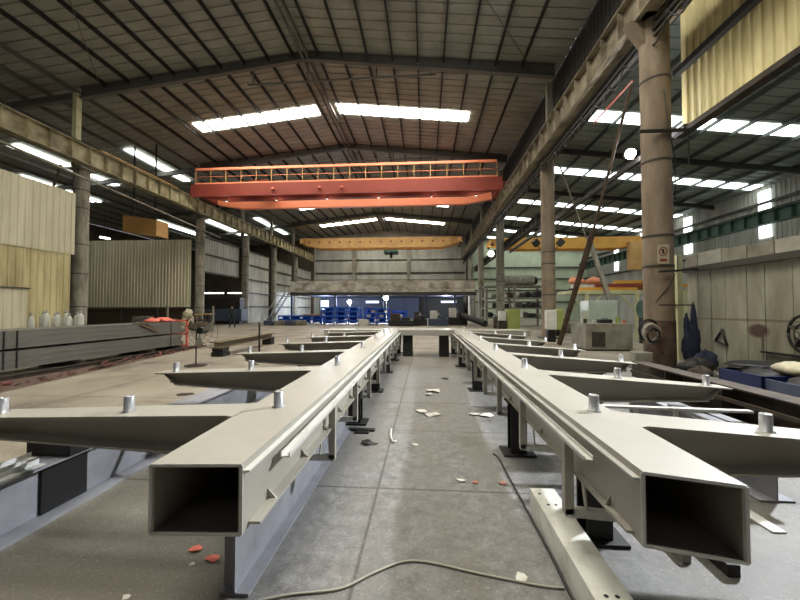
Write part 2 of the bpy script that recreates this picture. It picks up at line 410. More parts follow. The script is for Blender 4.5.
for i, y in enumerate((21.5, 28.5, 40.5)):
    mb = MB(); mb.isec((7.0, y, az(7.0) - .3), (22.3, y, az(22.3) - .3), .16, .3, .02, .015)
    solo('aisle_rafter', mb, PURL, 'steel rafter of the lower right aisle roof, %s from the camera' % ORD[i], 'rafter', (15, y, 10))
# thin diagonal rods under the roof
for i, (a, b) in enumerate((((-1, 9.5, rz(-1) - .26), (5.5, 18, rz(5.5) - .3)), ((-12, 9.5, rz(-12) - .26), (-18, 18, rz(-18) - .3)))):
    solo('bracing_rod', MB().tube(a, b, .02, n=6), RAFT, ['thin roof bracing rod rising towards the right girder', 'thin roof bracing rod near the left girder'][i], 'rod', a)

# walls ----------------------------------------------------------------
mb = MB(); mb.corr((-19.4, 60), (1, 0), 27.2, 0, 15.3, (0, -1), .3, .03); o = struct('wall_back', mb, CLADW, 'pale ribbed cladding of the far end wall')
for z in (5.5, 7.65, 9.9): mk('girt', MB().box(-19, 6.7, 59.75, 59.93, z, z + .16), GIRT, o)
for x in (-12.2, -2.75): mk('wall_post', MB().box(x - .3, x + .3, 59.5, 59.74, 0, 13.6), COLG, o)
mb = MB(); mb.corr((6.8, 50), (1, 0), 15.7, 0, 11.6, (0, -1), .3, .03, z1b=9.6); o = struct('wall_back_aisle', mb, CLADG, 'pale green ribbed end wall of the right aisle')
for z in (2.4, 4.0, 5.6, 7.2): mk('girt', MB().box(6.9, 22.3, 49.75, 49.93, z, z + .16), GIRT, o)
mb = MB(); mb.corr((22.45, -9), (0, 1), 59, 0, 9.6, (-1, 0), .3, .03); o = struct('wall_right', mb, CLADW, 'ribbed outer wall of the right aisle')
for z in (3.4, 5.6, 8.4): mk('girt', MB().box(22.24, 22.40, 3, 50, z, z + .16), GIRT, o)
for i, (y, z0) in enumerate(((18.2, 6.2), (24.6, 6.2), (31.4, 6.2), (37.5, 6), (42.6, 6))):
    mb = MB(); mb.box(22.36, 22.4, y - .42, y + .42, z0, 9.3); mk('window_strip', mb, SKYW, o)
mb = MB(); mb.corr((-40, -9), (0, 1), 69, 0, 11.7, (1, 0), .4, .03); struct('wall_left', mb, DKWALL, 'dark outer wall of the left aisle')
mb = MB(); mb.corr((-40, 60), (1, 0), 20.6, 0, 14, (0, -1), .4, .03); struct('wall_back_left', mb, DKWALL, 'dark end wall of the left aisle')
mb = MB(); mb.corr((6.95, 3), (0, 1), 57, 11.45, 13.95, (-1, 0), .3, .03); mb.corr((6.98, 50), (0, 1), 10, 0, 11.45, (-1, 0), .3, .03); struct('wall_upper_right', mb, M('shadow_grey_sheet', (62, 60, 56), .7), 'ribbed strip coloured dark for the shaded void above the right crane girder')  # dark sheet colour stands in for the shaded void here

mb = MB(); mb.corr((-40, -9), (1, 0), 64, 0, 12, (0, 1), .5, .03); struct('wall_front', mb, DKWALL, 'dark end wall behind the camera')

# cladding between the left columns
bays = ((28.8, 35.3, 4.7, 7.95), (36.2, 42.3, 0, 7.9), (43.2, 49.7, 0, 7.85), (50.6, 58.5, 0, 7.8))
for i, (a, b, z0, z1) in enumerate(bays):
    t = Thing('wall_cladding', ['raised cream cladding panel between left columns with a dark opening below', 'cream cladding between the left columns behind the stair',
        'cream cladding with crossed rods next to the mezzanine stair head', 'farthest stretch of cream cladding on the left column line'][i], 'cladding', (-19.4, a, 0))
    mb = MB(); mb.corr((-19.45, a), (0, 1), b - a, z0, z1, (1, 0), .25, .03); t.part('ribbed_sheet', mb, CLADW)
    for z in (1.7, 3.2, 4.7, 6.3, 7.8):
        if z >= z0: t.part('girt', MB().box(-19.4, -19.28, a, b, z, z + .13), GIRT)

# tall ribbed partition at left
t = Thing('partition_wall', 'tall yellowed ribbed sheet partition at left, paler sheets above', 'partition', (-18.4, 8, 0))
mb = MB(); mb.corr((-18.42, 8), (0, 1), 9.1, 4.35, 7.6, (1, 0), .3, .04); t.part('upper_sheets', mb, CLADL)
mb = MB(); mb.corr((-18.46, 8), (0, 1), 8.95, 0, 4.42, (1, 0), .3, .04); t.part('lower_sheets', mb, M('stained_lower_cladding', (204, 194, 148), .55, c2=(136, 122, 82), amt=.9, scale=.9, stretch=(2, 2, .3), lo=.35, hi=.7))
t = Thing('ribbed_booth', 'low ribbed sheet booth against the left partition, cut by the picture edge', 'booth', (-16.2, 10, 0))
mb = MB(); mb.corr((-16, 9), (0, 1), 4.0, 0, 2.3, (1, 0), .3, .04); mb.corr((-18.2, 13), (1, 0), 2.2, 0, 2.3, (0, 1), .3, .03); t.part('ribbed_sheet', mb, CLADL)
t.part('cap_rail', MB().box(-18.2, -15.93, 8.9, 13.06, 2.3, 2.36), GIRT)
# second partition, facing the camera
t = Thing('partition_wall', 'raised grey ribbed sheet partition hanging between two left columns', 'partition', (-24, 28, 1.65))
mb = MB(); mb.corr((-29.6, 28), (1, 0), 10.0, 1.66, 7.35, (0, -1), .28, .05); t.part('ribbed_sheet', mb, CLADL)
for x in (-29.3, -25.9, -22.6, -19.9): t.part('post', MB().box(x - .06, x + .06, 28.06, 28.2, 0, 7.3), GIRT)
# aisle clutter behind (dark low wall)
solo('low_block_wall', MB().box(-29.5, -19.9, 28.6, 28.8, 0, 1.5), DKWALL, 'dark low wall under the raised grey partition', 'wall', (-25, 28.7, 0))

# ================================================================== COLUMNS
def column(y, x, r, top, label, mat, bands, base_h=.3, sides=28):
    t = Thing('round_column', label, 'column', (x, y, 0), 'round crane columns')
    mb = MB(); mb.tube((x, y, .02), (x, y, top), r, n=sides); t.part('shaft', mb, mat)
    t.part('base_plate', MB().box(x - r * 1.35, x + r * 1.35, y - r * 1.35, y + r * 1.35, 0, .04), DARKST)
    for z in bands: t.part('band', MB().tube((x, y, z), (x, y, z + .05), r + .015, n=sides), GIRT)
    t.part('cap_plate', MB().box(x - r * 1.3, x + r * 1.3, y - r * 1.3, y + r * 1.3, top, top + .05), mat)
    return t
RX = 6.22
labsR = ['nearest and thickest round brown column on the right, a sign strapped to it', 'second round column on the right with two flood lamps on its shaft',
         'third round column on the right, before the pipe racks', 'fourth round column on the right near the pipe racks', 'farthest round column on the right beside the mezzanine']
for i, (y, tp) in enumerate(((9.8, 9.25), (18.6, 9.25), (30.2, 9.25), (40.4, 9.25), (49.6, 9.25))):
    t = column(y, RX + (.16 if i else 0), .345 if i == 0 else .34, tp, labsR[i], COLM if i < 2 else COLG, (2.6, 3.4, 5.4, 7.6) if i == 0 else (2.2, 3.8, 4.4))
    if i == 0:
        mb = MB(); mb.loft([(RX - .3, y - .15, 8.6), (RX - .1, y - .15, 8.6), (RX - .1, y - .15, 9.25), (RX - .75, y - .15, 9.25)], [(RX - .3, y + .15, 8.6), (RX - .1, y + .15, 8.6), (RX - .1, y + .15, 9.25), (RX - .75, y + .15, 9.25)])
        t.part('bracket', mb, COLM)
        t.part('lower_sleeve', MB().tube((RX, y, .05), (RX, y, 1.2), .36, n=28), DIRTB, label='darker rusty sleeve round the foot')
    mb = MB(); mb.box(RX + .15, RX + .4, y - .15, y + .15, tp + .05, 13.3); t.part('upper_post', mb, COLG)
LX = -18.95
labsL = ['left column nearest the camera, half hidden by the yellowed partition', 'dark left column right of the raised grey partition', 'left column at the end of the raised cream cladding',
         'slim left column in front of the stair', 'farthest left column beside the mezzanine']
for i, y in enumerate((17.9, 28.2, 35.7, 42.7, 50.1)):
    t = column(y, LX, .36 if i < 3 else .3, 9.15, labsL[i], COLG, (1.6, 3.4, 5, 7, 8))
    t.part('upper_post', MB().box(LX - .5, LX - .25, y - .15, y + .15, 9.2, 13.5), CREAM if i == 0 else COLG)

# ================================================================== CRANE RUNWAYS
def runway(x, y0, y1, z0, z1, mat, label, side, stiff=1.0):
    t = Thing('runway_girder', label, 'girder', (x, y0, z0))
    t.part('girder_beam', MB().isec((x, y0, (z0 + z1) / 2), (x, y1, (z0 + z1) / 2), .42, z1 - z0, .03, .02), mat)
    t.part('rail', MB().isec((x, y0, z1 + .07), (x, y1, z1 + .07), .1, .14, .025, .03), DARKST)
    mb = MB(); y = y0 + .5
    while y < y1: mb.box(x - .19, x + .19, y - .008, y + .008, z0 + .03, z1 - .03); y += stiff
    t.part('stiffener', mb, mat, kind='stuff')
    return t
t = runway(-18.2, 6, 56, 9.25, 10.25, RUNW, 'long yellowed crane runway girder high along the left columns', 1)
t.part('walkway_edge', MB().box(-18.75, -18.45, 6, 56, 10.18, 10.3), RUNW)
t.part('conductor_rail', MB().box(-18.62, -18.5, 18.6, 24.8, 10.42, 10.62), AYEL)
t.part('lower_pipe', MB().tube((-18.0, 12, 8.7), (-18.3, 30, 7.9), .06, n=8), CABG)
t = runway(5.85, 2, 56, 9.25, 10.25, RUNR, 'long dusty crane runway girder high along the right columns', -1)
t.part('catwalk', MB().box(6.05, 6.9, 2, 56, 9.45, 9.5), DARKST)
fs = []
yy = 7.0
while yy < 34:
    fs += [(6.02, yy + k * .12, 8.86 - .42 * math.sin(math.pi * k / 8)) for k in range(8)]; yy += .96
t.part('festoon_cable', MB().path(fs, .022, 6), CABLED)
t.part('cable_tray', MB().box(6.0, 6.2, 2, 56, 8.85, 8.95), DARKST)
for k, z in enumerate((9.1, 8.7)): t.part('conductor_rail', MB().box(6.02, 6.1, 2, 56, z, z + .05), GIRT)
t.part('conductor_rail', MB().box(5.92, 5.96, 10.3, 12.6, 8.02, 8.06), ORANGED, label='red conductor rail')
runway(21.15, 8, 49.5, 6.75, 7.55, GREEN, 'dark green crane runway girder along the right aisle wall', -1)
runway(7.05, 19.5, 49.5, 6.75, 7.3, GIRT, 'slim dark runway girder of the yellow crane behind the right columns', 1)
solo('edge_beam', MB().bar((7.15, 10, 6.5), (7.15, 30, 6.3), .14, .16), DARKST, 'slim dark beam running back from the yellow cladding past the right columns', 'beam', (7.15, 10, 6.5))

# ================================================================== CRANES
def crane(name, label, y, xa, xb, zb, zt, m, mdark, depth, rail_h, posts, grd):
    t = Thing(name, label, 'crane', ((xa + xb) / 2, y, zb), 'overhead travelling cranes')
    taper = 2.2
    def girder(yy, wd):
        mb = MB(); H = zt - zb
        secs = []
        for x, b in ((xa + .3, zb + .55 * H * .7), (xa + .3 + taper, zb), (xb - .3 - taper, zb), (xb - .3, zb + .55 * H * .7)):
            secs.append([(x, yy, b), (x, yy + wd, b), (x, yy + wd, zt - .05), (x, yy, zt - .05)])
        return mb.lofts(secs)
    t.part('box_girder', girder(y, .45), mdark)
    t.part('box_girder', girder(y + depth, .45), m)
    for x in (xa, xb):
        s = 1 if x == xa else -1
        e = t.part('end_carriage', MB().box(x - .2, x + .25, y - .6, y + depth + 1.0, zt - .75 * (zt - zb) + .2, zt - .2), mdark, bevel=.02)
        for yy in (y - .2, y + depth + .6): t.part('wheel', MB().tube((x - .1, yy, zt - .75 * (zt - zb) + .25), (x + .1, yy, zt - .75 * (zt - zb) + .25), .25, n=16), DARKST, parent=e)
    if grd:
        t.part('walkway_skirt', MB().box(xa + .1, xb - .1, y - .95, y - .9, zt - .95, zt - .0), mdark, label='dark red walkway skirt')
        t.part('walkway_deck', MB().box(xa + .1, xb - .1, y - .9, y, zt - .06, zt), mdark)
        n = posts
        for k in range(n + 1):
            x = xa + .5 + (xb - xa - 1.0) * k / n
            t.part('guard_post', MB().box(x - .02, x + .02, y - .93, y - .89, zt, zt + rail_h), AYEL)
        t.part('guard_rail', MB().box(xa + .5, xb - .5, y - .96, y - .86, zt + rail_h - .1, zt + rail_h + .08), m)
        t.part('guard_rail', MB().tube((xa + .5, y - .9, zt + rail_h * .5), (xb - .5, y - .9, zt + rail_h * .5), .02, n=6), m)
        t.part('guard_rail', MB().box(xa + .5, xb - .5, y - .95, y - .87, zt + .02, zt + .12), m)
    return t
t = crane('overhead_crane', 'big orange overhead crane with guard railing spanning the main bay', 26.6, -18.2, 5.75, 10.15, 11.12, ORANGE, ORANGED, 2.3, 1.2, 19, True)
for x in (-15.5, -11.5, -7.5, -3.5, .5, 3.8):  # added lamps and housings that brighten the far orange girder
    t.part('fill_lamp_housing', MB().lathe((x, 26.2, 9.94), [(.04, .1), (.1, 0), (.1, -.02)], 10).bar((x, 26.2, 10.02), (x, 26.2, 11.06), .03, .03), DARKST)
    light('girder_fill_light', 'POINT', (x, 26.2, 9.84), 18, (1, .93, .84), .1)
for x in (-11.5, -7.9, -6.2): t.part('work_lamp', MB().lathe((x, 25.55, 10.62), [(.05, .1), (.12, 0), (.14, -.06), (.02, -.07)], 10), RED)
tr = t.part('hoist_trolley', MB().box(-13.9, -12.4, 26.6, 29, 11.2, 11.75), ORANGED, bevel=.03)
t.part('drum', MB().tube((-13.7, 27.8, 11.95), (-12.6, 27.8, 11.95), .28, n=14), DARKST, parent=tr)
t = crane('overhead_crane', 'distant amber overhead crane in front of the far end wall', 50, -17.9, 5.0, 10.35, 11.9, AYEL, AYEL, 1.6, 1, 10, False)
mb = MB().box(-5.9, -3.9, 49.6, 51.8, 9.6, 10.0); tr = t.part('hoist_trolley', mb, GREEN, bevel=.05)
t.part('hook_block', MB().tube((-4.9, 50.5, 8.9), (-4.9, 50.5, 9.6), .2, n=10).tube((-4.9, 50.5, 9.6), (-4.9, 50.5, 10.2), .03), DARKST, parent=tr)
for k in range(14): t.part('beacon', MB().box(-17 + k * 1.5, -16.75 + k * 1.5, 49.93, 50, 11.1, 11.35), ORANGED)
t = crane('overhead_crane', 'yellow overhead crane spanning the right aisle', 35, 6.6, 21.3, 7.4, 8.55, YELLOW, YELLOW, 1.2, 1, 10, False)
t.part('end_ladder_box', MB().box(19.3, 20.6, 34.4, 34.9, 5.2, 7.9), AYEL, bevel=.03)
# hoist box in left aisle
t = Thing('hoist_box', 'brown yellow box body of a hoist in the dark left aisle', 'hoist', (-20.8, 24, 7))
t.part('box_body', MB().loft([(-22.1, 24, 7.2), (-19.5, 24, 6.85), (-19.5, 24, 8.0), (-22.1, 24, 8.4)], [(-22.1, 25.2, 7.2), (-19.5, 25.2, 6.85), (-19.5, 25.2, 8.0), (-22.1, 25.2, 8.4)]), AYEL)
t.part('hanger', MB().bar((-21.7, 24.5, 8.3), (-21.7, 24.5, rz(-21.7)), .08, .08).bar((-20.0, 24.5, 8), (-20.0, 24.5, rz(-20)), .08, .08), DARKST)

# yellowed cladding hung above the right aisle
t = Thing('hanging_cladding', 'yellowed ribbed sheet cladding hung high at top right', 'cladding', (7.3, 3, 6.5))
mb = MB(); mb.corr((7.3, 3), (0, 1), 7.35, 6.5, 11.4, (-1, 0), .24, .04); t.part('ribbed_sheet', mb, CLADY)
t.part('girt', MB().box(7.1, 7.26, 3, 10.4, 8.15, 8.32), DARKST)
t.part('bottom_rail', MB().box(7.1, 7.35, 3, 10.4, 6.36, 6.5), RUST)

# boarded partition on the right
t = Thing('board_partition', 'grey stained boarded partition on the right with concrete blocks along its top', 'partition', (7.3, 3, 0))
y = 3.0; rnd = random.Random(3); k = 0
while y < 10.25:
    wd = rnd.choice((.42, .5, .58)); wd = min(wd, 10.3 - y)
    t.part('board', MB().box(7.3 + rnd.uniform(0, .012), 7.36, y + .008, y + wd - .008, 0, 2.5), BOARDM); y += wd; k += 1
t.part('cap_beam', MB().box(7.18, 7.5, 3, 10.3, 2.5, 2.64), GIRT)
t.part('bottom_rail', MB().box(7.37, 7.42, 3, 10.3, 0, 2.5), DARKST)
mats = (CABG, CLADG, COLG, CLADL)
y = 3.2; i = 0
while y < 10.1:
    wd = rnd.uniform(.5, .85); wd = min(wd, 10.25 - y)
    solo('cap_block', MB().box(7.22, 7.46, y + .01, y + wd - .01, 2.64, 2.64 + rnd.uniform(.28, .36)), (CABG, COLG, GREYB)[i % 3], 'grey block on top of the boarded partition, %s from its far end' % (ORD[max(0, 10 - i)] if i <= 10 else 'last'), 'block', (7.34, y, 2.64), 'blocks along the partition top', bevel=.01)
    y += wd; i += 1

# ================================================================== LONG BOX BEAM FRAMES
def frame(side, name, label, k, e0, e1, o0, o1, yend0i, yend0o, yf, joins, tipx, pinsb, rail0, brs, flx):
    E = lambda y: e0 + (e1 - e0) * (y - 1.4) / 11
    O = lambda y: o0 + (o1 - o0) * (y - 1.4) / 11
    def W(s, y, z): return (side * s, y, z - k * (s - e0))
    t = Thing(name, label, 'steel frame', (side * (e0 + o0) / 2, yend0i, .55))
    ys = (None, yf)
    def slab(si0, so0, z0, z1, ya_i, ya_o, yb, fi=0, fo=0):
        """plate from inner offset fi to outer offset fo"""
        A = [W(E(ya_i) + fi, ya_i, z0), W(O(ya_o) + fo, ya_o, z0), W(O(ya_o) + fo, ya_o, z1), W(E(ya_i) + fi, ya_i, z1)]
        B = [W(E(yb) + fi, yb, z0), W(O(yb) + fo, yb, z0), W(O(yb) + fo, yb, z1), W(E(yb) + fi, yb, z1)]
        return A, B
    mb = MB()
    mb.loft(*slab(0, 0, .836, .85, yend0i, yend0o, yf))                       # top plate
    mb.loft(*slab(0, 0, .55, .562, yend0i + .0, yend0o + .0, yf, .0, .0))     # bottom plate
    for fn, off in ((E, .008), (O, -.008)):
        ya = yend0i if fn is E else yend0o
        q = lambda y, d: [W(fn(y) + off + d * .006, y, .562), W(fn(y) + off - d * .006, y, .562), W(fn(y) + off - d * .006, y, .836), W(fn(y) + off + d * .006, y, .836)]
        mb.loft(q(ya, 1), q(yf, 1))
    bb = t.part('box_beam', mb, PRIMER)
    # inside coloured dark for the shade of the hollow, and ground edges of the open end
    mb = MB(); d = .0105
    yi, yo = yend0i + .004, yend0o + .004
    def inner(s_i, s_o, z0, z1):
        mb.loft([W(E(yi) + s_i, yi, z0), W(O(yo) - s_o, yo, z0), W(O(yo) - s_o, yo, z1), W(E(yi) + s_i, yi, z1)], [W(E(6) + s_i, 6, z0), W(O(6) - s_o, 6, z0), W(O(6) - s_o, 6, z1), W(E(6) + s_i, 6, z1)])
    inner(.011, .011, .562, .565); inner(.011, .011, .833, .836)
    for fn, sg, y_ in ((E, 1, yi), (O, -1, yo)):
        q = lambda y: [W(fn(y) + sg * .011, y, .565), W(fn(y) + sg * .014, y, .565), W(fn(y) + sg * .014, y, .833), W(fn(y) + sg * .011, y, .833)]
        mb.loft(q(y_), q(6))
    mb.loft([W(E(6) + .014, 6, .565), W(O(6) - .014, 6, .565), W(O(6) - .014, 6, .833), W(E(6) + .014, 6, .833)], [W(E(6) + .014, 6.01, .565), W(O(6) - .014, 6.01, .565), W(O(6) - .014, 6.01, .833), W(E(6) + .014, 6.01, .833)])
    t.part('inside_face', mb, INSHADE, parent=bb)
    mb = MB(); y1_, y2_ = yend0i - .003, yend0o - .003
    cs = [W(E(y1_), y1_, .556), W(O(y2_), y2_, .556), W(O(y2_), y2_, .843), W(E(y1_), y1_, .843)]
    for a_, b_ in zip(cs, cs[1:] + cs[:1]): mb.bar(a_, b_, .005, .013, up=(0, 0, 1) if abs(a_[2] - b_[2]) < .1 else (1, 0, 0))
    t.part('weld_edge', mb, LIP, parent=bb)
    # backing strip beneath the top plate
    mb = MB()
    ya = yend0i + .012
    mb.loft([W(E(ya) - .028, ya, .808), W(E(ya) + .004, ya, .808), W(E(ya) + .004, ya, .816), W(E(ya) - .028, ya, .816)],
            [W(E(yf) - .028, yf, .808), W(E(yf) + .004, yf, .808), W(E(yf) + .004, yf, .816), W(E(yf) - .028, yf, .816)])
    t.part('backing_strip', mb, LIP, parent=bb)
    # bottom flange lip with clips
    mb = MB(); ya = yend0i + .06
    mb.loft([W(E(ya) - flx, ya, .562), W(E(ya) + .02, ya, .562), W(E(ya) + .02, ya, .574), W(E(ya) - flx, ya, .574)],
            [W(E(yf) - flx, yf, .562), W(E(yf) + .02, yf, .562), W(E(yf) + .02, yf, .574), W(E(yf) - flx, yf, .574)])
    t.part('bottom_flange', mb, PRIMER, parent=bb)
    y = yend0i + .25
    while y < 6:
        mb = MB(); mb.loft([W(E(y) - flx * .8, y, .574), W(E(y), y, .574), W(E(y), y, .62)], [W(E(y) - flx * .8, y + .008, .574), W(E(y), y + .008, .574), W(E(y), y + .008, .62)])
        t.part('clip', mb, PRIMER, parent=bb); y += .48
    def pin(s, y, par, r=.031, h=.105):
        b = W(s, y, .85); mb = MB()
        mb.lathe((b[0], b[1], b[2] - .003), [(r + .012, 0), (r + .012, .006), (r, .008), (r, h), (r - .004, h + .003), (r - .01, h + .003), (r - .01, h - .03), (.0005, h - .03)], 20)
        t.part('pin', mb, PIN, parent=par)
    for s, y in pinsb: pin(s, y, bb)
    # ledge channel
    mb = MB(); a = E(2) - .085; b = E(2) - .035
    for (s0, s1, z0, z1) in ((a, b, .742, .748), (a, a + .006, .748, .762), (b - .006, b, .748, .766)):
        mb.loft([W(s0, rail0, z0), W(s1, rail0, z0), W(s1, rail0, z1), W(s0, rail0, z1)], [W(s0 + (e1 - e0), yf, z0), W(s1 + (e1 - e0), yf, z0), W(s1 + (e1 - e0), yf, z1), W(s0 + (e1 - e0), yf, z1)])
    t.part('ledge_channel', mb, LIP)
    for y in brs:
        d = (e1 - e0) * (y - 1.4) / 11; s = (a + b) / 2 + d
        br = t.part('bracket', MB().bar(W(s, y, .335), W(s, y, .742), .05, .045), PRIMER)
        cl = .2 if side < 0 and y < 4.4 else .40
        m2 = MB().bar(W(s - .02, y, .345), W(s + cl, y, .345), .045, .045); m2.bar(W(s + cl - .02, y, .345), W(s + cl - .02, y, .55), .03, .03)
        t.part('crossbar', m2, LIP, parent=br)
        t.part('hook', MB().bar(W(s + .1, y, .36), W(E(y) + .02, y, .57), .008, .03), PRIMER, parent=br)
    for j, (yj, pins, tx) in enumerate(joins):
        so = O(yj) - .004
        def sec(s, ya, yb, zb, zt): return [W(s, ya, zb), W(s, yb, zb), W(s, yb, zt), W(s, ya, zt)]
        jw, tw = .285, .19
        mb = MB()
        mb.lofts([sec(so, yj - .03, yj + jw + .03, .836, .85), sec(so + .06, yj, yj + jw, .836, .85), sec(tx, yj + .02, yj + .02 + tw, .836, .85)])
        yc = yj + .13; D0, D1 = (.59, .72) if side < 0 else (.57, .71)
        mb.loft(sec(so, yc - .006, yc + .006, D0, .836), sec(tx - .10, yc - .006, yc + .006, D1, .836))
        mb.loft(sec(so, yc - .13, yc + .13, D0 - .012, D0), sec(tx - .22, yc - .1, yc + .1, D1 - .012, D1))
        # sloping end plate
        mb.loft([W(tx - .22, yc - .07, D1 - .012), W(tx - .22, yc + .07, D1 - .012), W(tx - .21, yc + .07, D1 - .012), W(tx - .21, yc - .07, D1 - .012)],
                [W(tx - .07, yc - .07, .838), W(tx - .07, yc + .07, .838), W(tx - .06, yc + .07, .838), W(tx - .06, yc - .07, .838)])
        ar = t.part('arm', mb, PRIMER)
        for s in pins: pin(s, yj + .12, ar)
    return t
JL = [(2.12, (1.99, 2.92), 3.2), (3.74, (1.97, 2.86), 3.04), (5.44, (1.99, 2.86), 3.04), (7.05, (2.05, 2.88), 3.04), (8.68, (2.05, 2.88), 3.0), (10.3, (2.05, 2.9), 3.0)]
frame(-1, 'arm_frame', 'long grey box beam frame on the left with arms reaching left', .0325, .77, .85, 1.172, 1.38, 1.44, 1.44, 12.3, JL, 2.95,
      [(.985, 2.31), (1.03, 4.07), (1.06, 5.9), (1.09, 7.7), (1.1, 9.45), (1.12, 11.1)], 1.76, (2.72, 3.66, 4.6, 5.55, 6.5, 7.45, 8.4, 9.35, 10.3, 11.3), .055)
JR = [(2.14, (2.03, 2.86), 3.1), (3.74, (2.02, 2.9), 3.08), (5.36, (2.05, 2.92), 3.1), (6.98, (2.05, 2.92), 3.08), (8.65, (2.07, 2.92), 2.98), (10.4, (2.07, 2.92), 3.0)]
frame(1, 'arm_frame', 'long grey box beam frame on the right with arms reaching right', .068, .868, .905, 1.225, 1.38, 1.49, 1.45, 12.3, JR, 2.95,
      [(1.10, 2.39), (1.13, 4.1), (1.15, 5.86), (1.17, 7.6), (1.19, 9.4), (1.2, 11.0)], 1.82, (2.09, 3.03, 3.97, 4.9, 5.85, 6.8, 7.75, 8.7, 9.65, 10.6), .03)
t = Thing('cross_beam', 'pale box beam lying across between the far ends of the two frames', 'beam', (0, 11.2, .5))
t.part('box_beam', MB().box(-.83, .90, 10.9, 12.1, .68, .85), PRIMER, bevel=.006)
t.part('foot_block', MB().box(-.7, -.4, 11.1, 11.6, 0, .68), DARKST); t.part('foot_block', MB().box(.45, .75, 11.1, 11.6, 0, .68), DARKST)
for s, lab in ((-1, 'wide pale end beam reaching left behind the last arm of the left frame'), (1, 'wide pale end beam reaching right behind the last arm of the right frame')):
    t = Thing('end_beam', lab, 'beam', (s * 2.3, 11.9, .6))
    t.part('plate_girder', MB().box(s * 1.42, s * 3.4, 11.6, 12.5, .62, .80), PRIMER, bevel=.006)
    t.part('foot_block', MB().box(s * 1.8, s * 2.0, 11.8, 12.2, 0, .62), DARKST); t.part('foot_block', MB().box(s * 3.0, s * 3.2, 11.8, 12.2, 0, .62), DARKST)

# stands under the frames
def stand(x, y, z, label, w=.16, mat=DARKST, group='steel stands under the frames'):
    t = Thing('support_stand', label, 'stand', (x, y, 0), group)
    t.part('base_plate', MB().box(x - w, x + w, y - .13, y + .13, 0, .02), mat)
    t.part('post', MB().isec((x, y, .02), (x, y, z - .015), .16, .16, .014, .012, up=(0, 1, 0)), mat)
    t.part('top_plate', MB().box(x - .11, x + .11, y - .11, y + .11, z - .015, z), mat)
for i, y in enumerate((2.05, 3.78, 6.6, 9.3, 11.9)):
    stand(1.12 if i == 0 else .96, y + (.4 if i == 0 else 0), .535, 'dark steel stand under the right box beam, %s from its near end' % ORD[i])
for i, y in enumerate((4.62, 6.4, 8.3, 10.2, 12.0)):
    stand(-.92, y, .535, 'dark steel stand under the left box beam, %s from its near end' % ORD[i])
for i, (x, y) in enumerate(((2.55, 5.5), (2.55, 8.8), (2.55, 10.5), (-2.55, 7.2), (-2.55, 8.8), (-2.55, 10.45))):
    stand(x, y, .56 if x > 0 else .645, 'dark steel stand under the outer end of %s arm' % ('a right' if x > 0 else 'a left') + [', the nearer one', ', the middle one', ', the farther one', ', the nearer one', ', the middle one', ', the farther one'][i])

# support girders lying below the frames
t = Thing('support_girder', 'bluish grey steel girder standing on the floor under the left box beam', 'girder', (-.98, 1.75, 0))
mb = MB(); mb.isec((-1.0, 1.8, .262), (-1.0, 4.35, .262), .16, .52, .014, .012)
t.part('girder_beam', mb, PRIMER2)
for y in (1.84, 2.6, 3.4): t.part('stiffener', MB().box(-1.075, -1.01, y, y + .01, .02, .5), PRIMER2)
t = Thing('support_girder', 'bluish grey girder carrying the outer ends of the left arms', 'girder', (-2.72, .9, 0))
t.part('girder_beam', MB().isec((-2.78, .9, .205), (-2.78, 6.4, .205), .3, .41, .016, .014), PRIMER2)
for i, (x, y0, y1) in enumerate(((-2.68, .95, 2.3), (-2.76, 1.0, 2.25), (-2.86, .9, 2.4), (-2.66, 2.9, 3.55), (-2.75, 2.85, 3.5), (-2.84, 2.9, 3.62))):
    mb = MB(); mb.box(x - .03, x + .03, y0, y1, .412, .417); mb.box(x - .03, x - .025, y0, y1, .417, .45)
    solo('angle_bar', mb, LIP, 'white painted angle bar lying on the left girder, %s of the %s three' % (['inner', 'middle', 'outer'][i % 3], 'nearer' if i < 3 else 'farther'), 'angle bar', (x, y0, .412), 'white angle bars on the left girder')
t = Thing('support_stool', 'flat black panel and packing block set at the left outer girder', 'stool', (-2.75, 2.5, 0))
t.part('black_panel', MB().box(-2.768, -2.75, 2.36, 2.70, .018, .39), BLACK); t.part('packing_block', MB().box(-2.95, -2.60, 2.42, 2.60, .418, .60), BLACK)  # flat black panel over the girder web, block on top
t = Thing('support_girder', 'grey girder carrying the outer ends of the right arms', 'girder', (2.75, 3.0, 0))
t.part('girder_beam', MB().isec((2.72, 2.95, .225), (2.72, 4.9, .225), .26, .45, .016, .014), PRIMER2)
for i in range(2):
    x = 2.66 + i * .15
    mb = MB().bar((x, 2.95 + .1 * i, .467), (x, 4.0 - .2 * i, .467), .11, .03)
    solo('flat_bar', mb, PIN, 'pale flat bar on the right girder, the %s of two' % ['inner', 'outer'][i], 'flat bar', (x, 3, .455), 'pale bars on the right girder')
t = Thing('trestle_rail', 'thin pale cross rail on posts between the first two right arms', 'trestle', (2.2, 3.5, 0))
t.part('rail', MB().bar((1.33, 3.42, .60), (2.95, 3.42, .57), .06, .02), LIP)
for x in (1.95, 2.3): t.part('post', MB().bar((x, 3.42, 0), (x, 3.42, .575), .03, .03), LIP)
t = Thing('trestle_rail', 'thin pale cross rail on one post between the first two left arms', 'trestle', (-2.2, 3.0, 0))
t.part('rail', MB().bar((-1.45, 3.2, .42), (-2.6, 3.2, .42), .04, .02), PRIMER2); t.part('post', MB().bar((-1.75, 3.2, 0), (-1.75, 3.2, .41), .03, .03), LIP)
